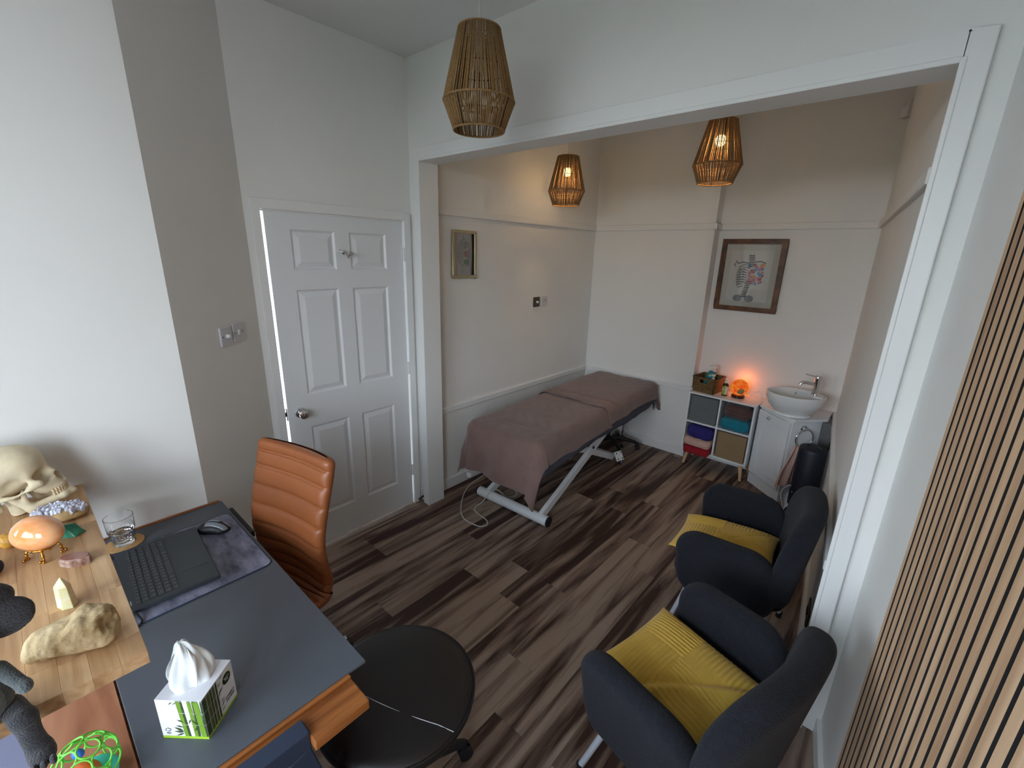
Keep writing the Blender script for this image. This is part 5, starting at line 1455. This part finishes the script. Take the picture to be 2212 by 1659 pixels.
# =================================================================== CURIOS ON THE OAK SHELF
def skull():
    """faces local +x, rests on its jaw; z = 0 is the shelf"""
    t = thing('skull_model', 'bone coloured human skull model facing right at the wall end of oak shelf', 'skull', (-1.945, -0.052, RZ+0.014), (0, R(-13), R(78)))
    t.scale = (1.12, 1.12, 1.12)
    def cran(P):
        Y = P[..., 1]; Q = P.copy(); Q[..., 1] = np.abs(Y)
        d = s_ell(Q, (-0.040, 0, 0.128), (0.092, 0.070, 0.070))
        d = smin(d, s_ell(Q, (-0.075, 0, 0.108), (0.062, 0.062, 0.055)), 0.03)
        d = smin(d, s_ell(Q, (0.022, 0, 0.135), (0.040, 0.052, 0.044)), 0.03)          # forehead
        d = smin(d, s_cap(Q, (0.050, 0.0, 0.112), (0.030, 0.046, 0.110), 0.011, 0.009), 0.014)  # brow
        d = smin(d, s_cap(Q, (0.056, 0.0, 0.100), (0.070, 0.0, 0.074), 0.009, 0.006), 0.012)   # nasal bones
        d = smin(d, s_ell(Q, (0.040, 0, 0.062), (0.036, 0.034, 0.036)), 0.014)          # upper jaw
        d = smin(d, s_ell(Q, (0.060, 0.0, 0.044), (0.020, 0.024, 0.014)), 0.010)
        d = smin(d, s_cap(Q, (0.040, 0.046, 0.078), (0.022, 0.054, 0.074), 0.013, 0.008), 0.012)   # cheek bone
        d = smin(d, s_cap(Q, (0.026, 0.047, 0.108), (0.034, 0.050, 0.080), 0.006, 0.007), 0.008)   # outer orbit
        arch = np.minimum(s_cap(Q, (0.024, 0.054, 0.073), (-0.010, 0.063, 0.068), 0.0055), s_cap(Q, (-0.010, 0.063, 0.068), (-0.040, 0.060, 0.072), 0.0055, 0.007))
        d = smin(d, arch, 0.006)
        d = smin(d, s_cap(Q, (-0.056, 0.052, 0.070), (-0.052, 0.048, 0.042), 0.013, 0.007), 0.012)  # mastoid
        d = smax(d, -s_ell(Q, (0.052, 0.028, 0.090), (0.030, 0.0215, 0.0200)), 0.006)      # orbit
        d = smax(d, -s_ell(Q, (0.078, 0.004, 0.066), (0.022, 0.009, 0.015)), 0.004)        # nasal opening
        d = smax(d, -s_ell(Q, (0.002, 0.064, 0.092), (0.022, 0.014, 0.020)), 0.010)        # temple hollow
        d = smax(d, -s_ell(Q, (0.0, 0.046, 0.052), (0.026, 0.014, 0.022)), 0.006)
        d = smax(d, -s_ell(P, (-0.03, 0, 0.03), (0.05, 0.034, 0.03)), 0.01)
        return d+0.0008*wob(P, 60, 2)
    link('cranium', sdf_mesh('cranium', cran, (-.155, -.085, .02), (.10, .085, .215), 0.0042, 180), 'bone', t)
    def mand(P):
        Q = P.copy(); Q[..., 1] = np.abs(P[..., 1])
        d = s_cap(Q, (0.070, 0.0, 0.013), (0.062, 0.018, 0.012), 0.013, 0.012)
        d = smin(d, s_cap(Q, (0.062, 0.018, 0.013), (0.000, 0.044, 0.014), 0.0115, 0.012), 0.006)
        d = smin(d, s_cap(Q, (0.000, 0.044, 0.016), (-0.026, 0.048, 0.062), 0.012, 0.007), 0.010)
        d = smin(d, s_cap(Q, (-0.004, 0.045, 0.030), (0.002, 0.047, 0.066), 0.007, 0.005), 0.008)
        d = smin(d, s_ell(Q, (0.078, 0, 0.008), (0.010, 0.014, 0.008)), 0.006)
        return d+0.0006*wob(P, 70, 3)
    link('jawbone', sdf_mesh('jawbone', mand, (-.05, -.07, -.006), (.10, .07, .09), 0.004, 180), 'bone', t)
    tm = MB().sphere((0, 0, 0), (0.0040, 0.0036, 0.0062), 8, 6).mesh('tooth', 180)
    for up in (0, 1):
        for i in range(14):
            a = -1.25+2.5*i/13
            x = 0.040+0.034*math.cos(a)*1.0; y = 0.030*math.sin(a)
            if not up: x -= 0.0015; y *= 1.02
            link('tooth', tm, 'tooth', t, loc=(x, y, 0.0365 if up else 0.0265), rot=(0, 0, a))
    su = MB().tube([(-0.028+0.014*i*0+0.0025*math.sin(9*i), -0.0708*math.sin(0.35+0.16*i), 0.128+0.071*math.cos(0.35+0.16*i)) for i in range(9)], 0.0012, 5)
    part('suture', su, 'bone_dark', t)
    part('neck_stub', MB().lathe([(0.020, 0.0), (0.022, 0.006), (0.019, 0.03), (0.02, 0.055)], 20, c=(-0.035, 0, 0)), 'bone', t, smooth=60)
skull()
def rock_obj(name, m, label, loc, rot, fn, lo, hi, h, cat='stone', smooth=180):
    o = link(name, sdf_mesh(name, fn, lo, hi, h, smooth), m); o.location = loc; o.rotation_euler = rot
    return tag(o, label, cat)
def crystals():
    t = thing('crystal_cluster', 'pale grey sparkling crystal cluster lying beside the skull jaw', 'crystal', (-1.822, -0.012, RZ+0.004), R(60))
    t.scale = (1.0, 1.35, 1.35)
    def base(P):
        X, Y, Z = xyz(P)
        d = s_ell(P, (0, 0, 0.010), (0.072, 0.026, 0.015)); d = smin(d, s_ell(P, (0.02, 0.006, 0.014), (0.045, 0.024, 0.013)), 0.01)
        return smax(d+0.003*wob(P, 70, 1), -Z, 0.002)
    link('matrix', sdf_mesh('matrix', base, (-.085, -.045, -.006), (.085, .045, .04), 0.004, 180), 'matrix_stone', t)
    rg = random.Random(6); m = MB()
    for i in range(90):
        x = rg.uniform(-0.062, 0.062); y = rg.uniform(-0.018, 0.020)
        if (x/0.066)**2+(y/0.024)**2 > 1: continue
        z = 0.016+0.010*(1-(x/0.07)**2); r = rg.uniform(0.004, 0.009); hgt = rg.uniform(0.006, 0.014)
        e = Euler((rg.uniform(-.7, .7), rg.uniform(-.7, .7), rg.uniform(0, 6))).to_matrix().to_4x4()
        m.lathe([(r, -0.006), (r*0.9, hgt*0.5), (0, hgt)], 6, mtx=Matrix.Translation((x, y, z)) @ e)
    part('crystals', m, 'crystal_grey', t, kind='stuff')
crystals()
def egg():
    t = thing('stone_egg', 'polished peach orange stone egg lying on small gold stand', 'stone egg', (-1.617, -0.060, RZ), R(38))
    def fn(P): return s_ell(P, (0, 0, 0), (0.062, 0.045, 0.045))
    prof = [(0.0455*math.sin(PI*i/24)*(1+0.10*math.cos(PI*i/24)), -0.060*math.cos(PI*i/24)) for i in range(25)]; prof[0] = (0, -0.060); prof[-1] = (0, 0.060)
    part('egg', MB().lathe(prof, 40, mtx=Matrix.Translation((0, 0, 0.074)) @ Matrix.Rotation(R(90), 4, 'Y')), 'egg_stone', t, smooth=180)
    s = MB().torus((0, 0, 0.0335), 0.026, 0.003, 32, 8)
    part('gold_ring', s, 'gold', t, smooth=180)
    for k in range(4):
        a = R(45+90*k); c, q = math.cos(a), math.sin(a)
        m = MB().tube([(0.026*c, 0.026*q, 0.033), (0.033*c, 0.033*q, 0.024), (0.033*c, 0.033*q, 0.012), (0.038*c, 0.038*q, 0.004)], 0.0028, 8)
        m.sphere((0.040*c, 0.040*q, 0.0042), 0.0042, 10, 8); m.sphere((0.032*c+0.007*q, 0.032*q-0.007*c, 0.004), 0.004, 10, 8); m.sphere((0.033*c, 0.033*q, 0.018), 0.0042, 10, 8)
        part('gold_foot', m, 'gold', t, smooth=180)
egg()
def hull_stone(name, m, label, loc, rot, pts):
    me = bpy.data.meshes.new(name); bm = bmesh.new()
    for p in pts: bm.verts.new(p)
    bmesh.ops.convex_hull(bm, input=bm.verts)
    bmesh.ops.delete(bm, geom=[v for v in bm.verts if not v.link_faces], context='VERTS')
    bm.to_mesh(me); bm.free()
    o = link(name, me, m, bevel=0.0015, seg=2); o.location = loc; o.rotation_euler = rot
    return tag(o, label, 'stone')
hull_stone('green_stone', 'green_stone', 'dark green glassy rough stone behind the peach egg', (-1.706, -0.012, RZ), (0, 0, R(62)),
           [(-.036, -.018, 0), (.030, -.022, 0), (.044, .006, 0), (-.02, .022, 0), (-.040, .006, 0), (-.028, -.012, .024), (.004, -.012, .040), (.026, .002, .034), (.040, -.004, .014), (-.012, .014, .030), (.012, .018, .022)])
def agate():
    t = thing('agate_slice', 'brown polished agate slab with rough pale rim', 'stone', (-1.522, -0.008, RZ), R(52))
    rg = random.Random(9); n = 22
    P = [((0.036+rg.uniform(-.002, .002))*math.cos(2*PI*i/n)*(1.0), (0.020+rg.uniform(-.0015, .0015))*math.sin(2*PI*i/n)) for i in range(n)]
    part('rind', MB().prism(P, 0, 0.021), 'agate_rind', t, bevel=0.002)
    part('polished_face', MB().prism([(x*0.90, y*0.88) for x, y in P], 0.0205, 0.0225), 'agate_face', t, bevel=0.001)
agate()
def selenite():
    n = 6; r = 0.021
    vs = [(r*math.cos(2*PI*i/n)*1.1, r*math.sin(2*PI*i/n)*0.8, 0) for i in range(n)]+[(0.82*r*math.cos(2*PI*i/n)*1.1, 0.82*r*math.sin(2*PI*i/n)*0.8, 0.056) for i in range(n)]+[(0.002, 0, 0.080)]
    fs = [tuple(range(n-1, -1, -1))]+[(i, (i+1) % n, n+(i+1) % n, n+i) for i in range(n)]+[(n+i, n+(i+1) % n, 2*n) for i in range(n)]
    o = part('crystal_tower', MB().add(vs, fs), 'selenite', bevel=0.001); o.location = (-1.340, -0.040, RZ); o.rotation_euler = (0, 0, R(20))
    tag(o, 'pale yellow white pointed crystal tower standing between agate and large rock', 'crystal')
selenite()
def big_rock(P):
    X, Y, Z = xyz(P)
    d = s_ell(P, (-0.012, 0, 0.034), (0.066, 0.040, 0.034)); d = smin(d, s_box(P, (0.036, 0.002, 0.044), (0.034, 0.034, 0.042), 0.02), 0.02)
    d = smin(d, s_ell(P, (-0.058, 0.0, 0.022), (0.028, 0.028, 0.022)), 0.015)
    d = smax(d, -s_ell(P, (0.078, -0.020, 0.060), (0.022, 0.026, 0.026)), 0.012)
    d = d+0.0060*wob(P, 42, 11)+0.0030*np.abs(wob(P, 120, 12))+0.0012*wob(P, 260, 14)
    return smax(d, -(Z-0.001), 0.004)
rock_obj('large_rock', 'rock_tan', 'large rough cream rock at the room end of the oak shelf', (-1.165, -0.038, RZ), (0, 0, R(62)), big_rock, (-.125, -.065, -.008), (.125, .065, .115), 0.0038)
def amber(P): return smax(s_ell(P, (0, 0, 0.020), (0.026, 0.020, 0.020))+0.002*wob(P, 140, 5), -(P[..., 2]-0.0005), 0.003)
rock_obj('amber_lump', 'amber', 'small honey yellow crusty lump partly behind the peach egg', (-1.745, -0.125, RZ), (0, 0, 0.4), amber, (-.04, -.035, -.004), (.04, .035, .05), 0.003)
def pouch(P): return smax(s_ell(P, (0, 0, 0.020), (0.050, 0.034, 0.022))+0.003*wob(P, 50, 9), -(P[..., 2]-0.0005), 0.004)
rock_obj('cloth_pouch', 'pouch_navy', 'navy cloth pouch at the left edge of the oak shelf', (-1.62, -0.168, RZ), (0, 0, 0.3), pouch, (-.07, -.05, -.004), (.07, .05, .05), 0.004, 'pouch')

# =================================================================== PLUSH TOY AND RATTLE BALL
def plush():
    """sits on the end of the oak shelf with its legs over the edge, local +x faces the room"""
    bx_, by_, bz = -1.052, -0.168, RZ
    t = thing('plush_toy', 'grey plush animal with round ears and white eyes sitting on the oak shelf end', 'plush toy', (bx_, by_, bz), R(2))
    t.scale = (0.74, 0.74, 0.74)
    def body(P):
        Q = P.copy(); Q[..., 1] = np.abs(P[..., 1])
        d = s_ell(P, (-0.018, 0, 0.085), (0.058, 0.064, 0.087))
        return smin(d, s_ell(P, (-0.006, 0, 0.155), (0.042, 0.048, 0.04)), 0.03)+0.0012*wob(P, 90, 1)
    link('body', sdf_mesh('body', body, (-.08, -.08, -.005), (.08, .08, .21), 0.006, 180), 'plush_grey', t)
    def belly(P): return s_ell(P, (0.012, 0, 0.085), (0.038, 0.048, 0.068))+0.0012*wob(P, 80, 2)
    link('belly', sdf_mesh('belly', belly, (-.02, -.06, .01), (.08, .06, .165), 0.006, 180), 'plush_belly', t)
    def head(P):
        d = s_ell(P, (0.004, 0, 0.232), (0.058, 0.066, 0.054))
        return smin(d, s_ell(P, (0.045, 0, 0.216), (0.034, 0.038, 0.028)), 0.02)+0.0012*wob(P, 80, 3)
    link('head', sdf_mesh('head', head, (-.07, -.085, .165), (.095, .085, .30), 0.006, 180), 'plush_grey', t)
    for s in (-1, 1):
        def ear(P): return s_ell(P, (-0.006, s*0.084, 0.268), (0.020, 0.050, 0.050))+0.0012*wob(P, 80, 4)
        link('ear', sdf_mesh('ear', ear, (-.035, min(s*.015, s*.16), .20), (.025, max(s*.015, s*.16), .34), 0.0055, 180), 'plush_dark', t)
        e = MB().sphere((0.052, s*0.036, 0.247), (0.010, 0.015, 0.016), 16, 12); part('eye', e, 'plush_white', t, smooth=180)
        part('pupil', MB().sphere((0.060, s*0.036, 0.246), (0.004, 0.004, 0.008), 10, 8), 'black_plastic', t, smooth=180)
        def armf(P): return smin(s_cap(P, (0.004, s*0.050, 0.150), (0.050, s*0.078, 0.115), 0.017, 0.014), s_ell(P, (0.062, s*0.082, 0.112), (0.018, 0.015, 0.014)), 0.01)+0.001*wob(P, 90, 5)
        link('arm', sdf_mesh('arm', armf, (-.03, min(s*.02, s*.11), .08), (.09, max(s*.02, s*.11), .18), 0.0055, 180), 'plush_grey', t)
        def leg(P): return smin(smin(s_cap(P, (-0.01, s*0.045, 0.026), (0.050, s*0.062, 0.020), 0.025, 0.023), s_cap(P, (0.050, s*0.062, 0.018), (0.066, s*0.068, -0.055), 0.023, 0.021), 0.012), s_ell(P, (0.090, s*0.072, -0.068), (0.040, 0.026, 0.020)), 0.015)+0.0012*wob(P, 80, 6)
        link('leg', sdf_mesh('leg', leg, (-.05, min(s*.005, s*.11), -.10), (.14, max(s*.005, s*.11), .065), 0.006, 180), 'plush_dark', t)
        for k in (-1, 0, 1):
            part('toe', MB().sphere((0.128, s*0.072+k*0.016, -0.066), (0.014, 0.007, 0.009), 12, 8), 'plush_dark', t, smooth=180)
    def hood(P): return s_ell(P, (-0.024, 0.03, 0.315), (0.045, 0.080, 0.050))+0.0012*wob(P, 80, 9)
    link('hood', sdf_mesh('hood', hood, (-.08, -.06, .25), (.03, .12, .38), 0.006, 180), 'plush_dark', t, label='darker tuft on top of the head')
    part('nose', MB().sphere((0.078, 0, 0.224), (0.007, 0.012, 0.009), 14, 10), 'black_plastic', t, smooth=180)
plush()
def rattle():
    c = Vector((-1.040, -0.072, DZ))
    t = thing('rattle_toy', 'green lattice ball toy car with orange core on the desk end', 'toy', c, R(35))
    t.scale = (0.9, 0.9, 0.9)
    Rr = 0.058; cz = 0.070
    # 32 rings: a soccer-ball arrangement
    g = (1+5**0.5)/2
    ico = [Vector(v).normalized() for v in ((0,1,g),(0,-1,g),(0,1,-g),(0,-1,-g),(1,g,0),(-1,g,0),(1,-g,0),(-1,-g,0),(g,0,1),(-g,0,1),(g,0,-1),(-g,0,-1))]
    ed = min((a-b).length for a in ico for b in ico if a is not b)
    dirs = list(ico)
    for i in range(12):
        for j in range(i+1, 12):
            for k in range(j+1, 12):
                if max((ico[i]-ico[j]).length, (ico[j]-ico[k]).length, (ico[i]-ico[k]).length) < ed*1.01: dirs.append((ico[i]+ico[j]+ico[k]).normalized())
    rm = {}
    for q, d in enumerate(dirs):
        if d.z < -0.45: continue
        r = 0.0185 if q < 12 else 0.0195
        if r not in rm: rm[r] = MB().torus((0, 0, 0), r, 0.0021, 26, 7).mesh('lattice_ring', 180)
        e = d.to_track_quat('Z', 'Y').to_euler()
        link('lattice_ring', rm[r], 'toy_green', t, loc=(d.x*Rr*0.95, d.y*Rr*0.95, cz+d.z*Rr*0.95), rot=e)
    part('car_base', MB().lathe([(0.030, 0.006), (0.046, 0.012), (0.050, 0.030), (0.040, 0.040), (0, 0.042)], 30), 'toy_teal', t, smooth=60)
    part('front_lip', MB().sphere((0.0, -0.052, 0.026), (0.036, 0.016, 0.012), 20, 12), 'toy_green', t, smooth=180)
    part('core', MB().sphere((0.004, -0.006, 0.058), (0.030, 0.022, 0.017), 24, 14), 'toy_orange', t, smooth=180)
    part('blue_bead', MB().sphere((-0.022, 0.006, 0.088), (0.013, 0.010, 0.010), 16, 12), 'toy_blue', t, smooth=180)
    for a in (0.2, 2.1, 3.5, 5.2):
        x, y = 0.050*math.cos(a), 0.050*math.sin(a)
        part('wheel', MB().torus((x, y, 0.0155), 0.010, 0.005, 20, 8, mtx=Matrix.Rotation(a, 3, 'Z') @ Matrix.Rotation(R(90), 3, 'Y')), 'toy_yellow', t, smooth=180)
rattle()

# =================================================================== ORANGE DESK CHAIR AND DARK STOOL
def orange_chair():
    t = thing('desk_chair', 'tan leather office chair with ribbed back behind the desk', 'office chair', (-1.690, 0.572, 0), R(-76.5))
    # local +x is forward (towards the window); back profile runs up from the seat
    W = 0.215
    ctrl = [(0.20, 0.455), (0.05, 0.440), (-0.02, 0.455), (-0.055, 0.52), (-0.040, 0.62), (-0.035, 0.72), (-0.06, 0.84), (-0.095, 0.96), (-0.115, 1.045)]
    def curve(s):
        s = max(0, min(1, s))*(len(ctrl)-1); i = min(int(s), len(ctrl)-2); f = s-i
        p = [Vector(ctrl[max(0, min(len(ctrl)-1, i+k))]) for k in (-1, 0, 1, 2)]
        return 0.5*((2*p[1])+(p[2]-p[0])*f+(2*p[0]-5*p[1]+4*p[2]-p[3])*f*f+(3*p[1]-p[0]-3*p[2]+p[3])*f**3)
    def shell(s0, s1, nribs, th=0.030, top=True):
        m = MB(); NU, NV = 40, 26*nribs//2
        def half(sg):
            def fn(u, v):
                s = s0+(s1-s0)*v; p = curve(s); q = curve(s+0.002); r_ = curve(s-0.002); d = (q-r_).normalized(); n = Vector((d.y, -d.x))
                a = 2*u-1
                wv = W*(1-0.05*math.cos(PI*v)*0.5)
                # rounded upper corners and edges
                cap = 1.0
                if top and v > 0.93: cap = max(0.0, 1-((v-0.93)/0.07)**2)**0.5
                y = a*wv*(0.86+0.14*cap)
                edge = max(0.0, 1-abs(a)**8)**0.5
                k = th*edge*(0.25+0.75*cap)
                if sg > 0:
                    w = v*nribs; f = w-math.floor(w)
                    groove = math.exp(-min(f, 1-f)**2/0.004)
                    k += (-0.012*groove+0.006*math.sin(PI*f))*edge*(cap if v > .93 else 1)*(1 if abs(a) < 0.90 else 0.35)
                bow = 0.030*a*a
                return (p.x+sg*n.x*k*1.0+bow*(1 if True else 0)*n.x, -y, p.y+sg*n.y*k+bow*n.y)
            return fn
        m.grid(half(1), NU, NV); m.grid(half(-1), NU, NV)
        # close the rims
        return m
    part('backrest', shell(0.30, 1.0, 9), 'leather_tan', t, smooth=180)
    part('seat', shell(0.0, 0.30, 4, top=False), 'leather_tan', t, smooth=180)
    part('swivel_plate', MB().bx(-0.03, 0.19, -0.09, 0.09, 0.385, 0.405), 'black_plastic', t, bevel=0.004)
    b = thing('x', 'x', 'x') if False else None
    sub = t
    for k in range(5):
        a = 0.3+2*PI*k/5; c, s = math.cos(a), math.sin(a); ox = 0.09; r = 0.27
        part('base_arm', MB().tube([(ox+0.02*c, 0.02*s, 0.10), (ox+r*0.5*c, r*0.5*s, 0.09), (ox+r*c, r*s, 0.066)], [0.024, 0.018, 0.013], 10), 'chrome', t, smooth=60)
        part('caster', MB().cyl((ox+r*c-s*0.02, r*s+c*0.02, 0.027), (ox+r*c+s*0.02, r*s-c*0.02, 0.027), 0.026, n=18), 'black_rubber', t, smooth=40)
    part('gas_column', MB().lathe([(0.028, 0.08), (0.028, 0.22), (0.016, 0.225), (0.016, 0.39)], 20, c=(0.09, 0, 0)), 'black_plastic', t, smooth=40)
orange_chair()
def dark_stool():
    t = thing('swivel_stool', 'dark brown leather swivel stool with domed round seat tucked at the desk corner', 'stool', (-0.965, 0.590, 0), R(20))
    m = MB().lathe([(0.0, 0.425), (0.19, 0.426), (0.232, 0.436), (0.246, 0.452), (0.248, 0.466), (0.240, 0.482), (0.215, 0.490), (0.12, 0.496), (0, 0.498)], 64)
    part('seat', m, 'leather_dark', t, smooth=60)
    part('piping', MB().torus((0, 0, 0.474), 0.2455, 0.0042, 64, 8), 'leather_dark', t, smooth=180)
    part('piping', MB().torus((0, 0, 0.438), 0.236, 0.0042, 64, 8), 'leather_dark', t, smooth=180)
    part('seam', MB().tube([(0.235-0.47*i/20, -0.055-0.02*math.sin(PI*i/20), 0.4965-0.004*abs(1-i/10)-0.010*max(0, abs(1-i/10)-0.8)/0.2) for i in range(21)], 0.0011, 6), 'off_plastic', t)
    part('seat_pan', MB().lathe([(0.05, 0.40), (0.16, 0.412), (0.19, 0.427)], 32), 'black_plastic', t, smooth=40)
    five_star_base(t, 0.235, 0.41, rot=R(52))
dark_stool()
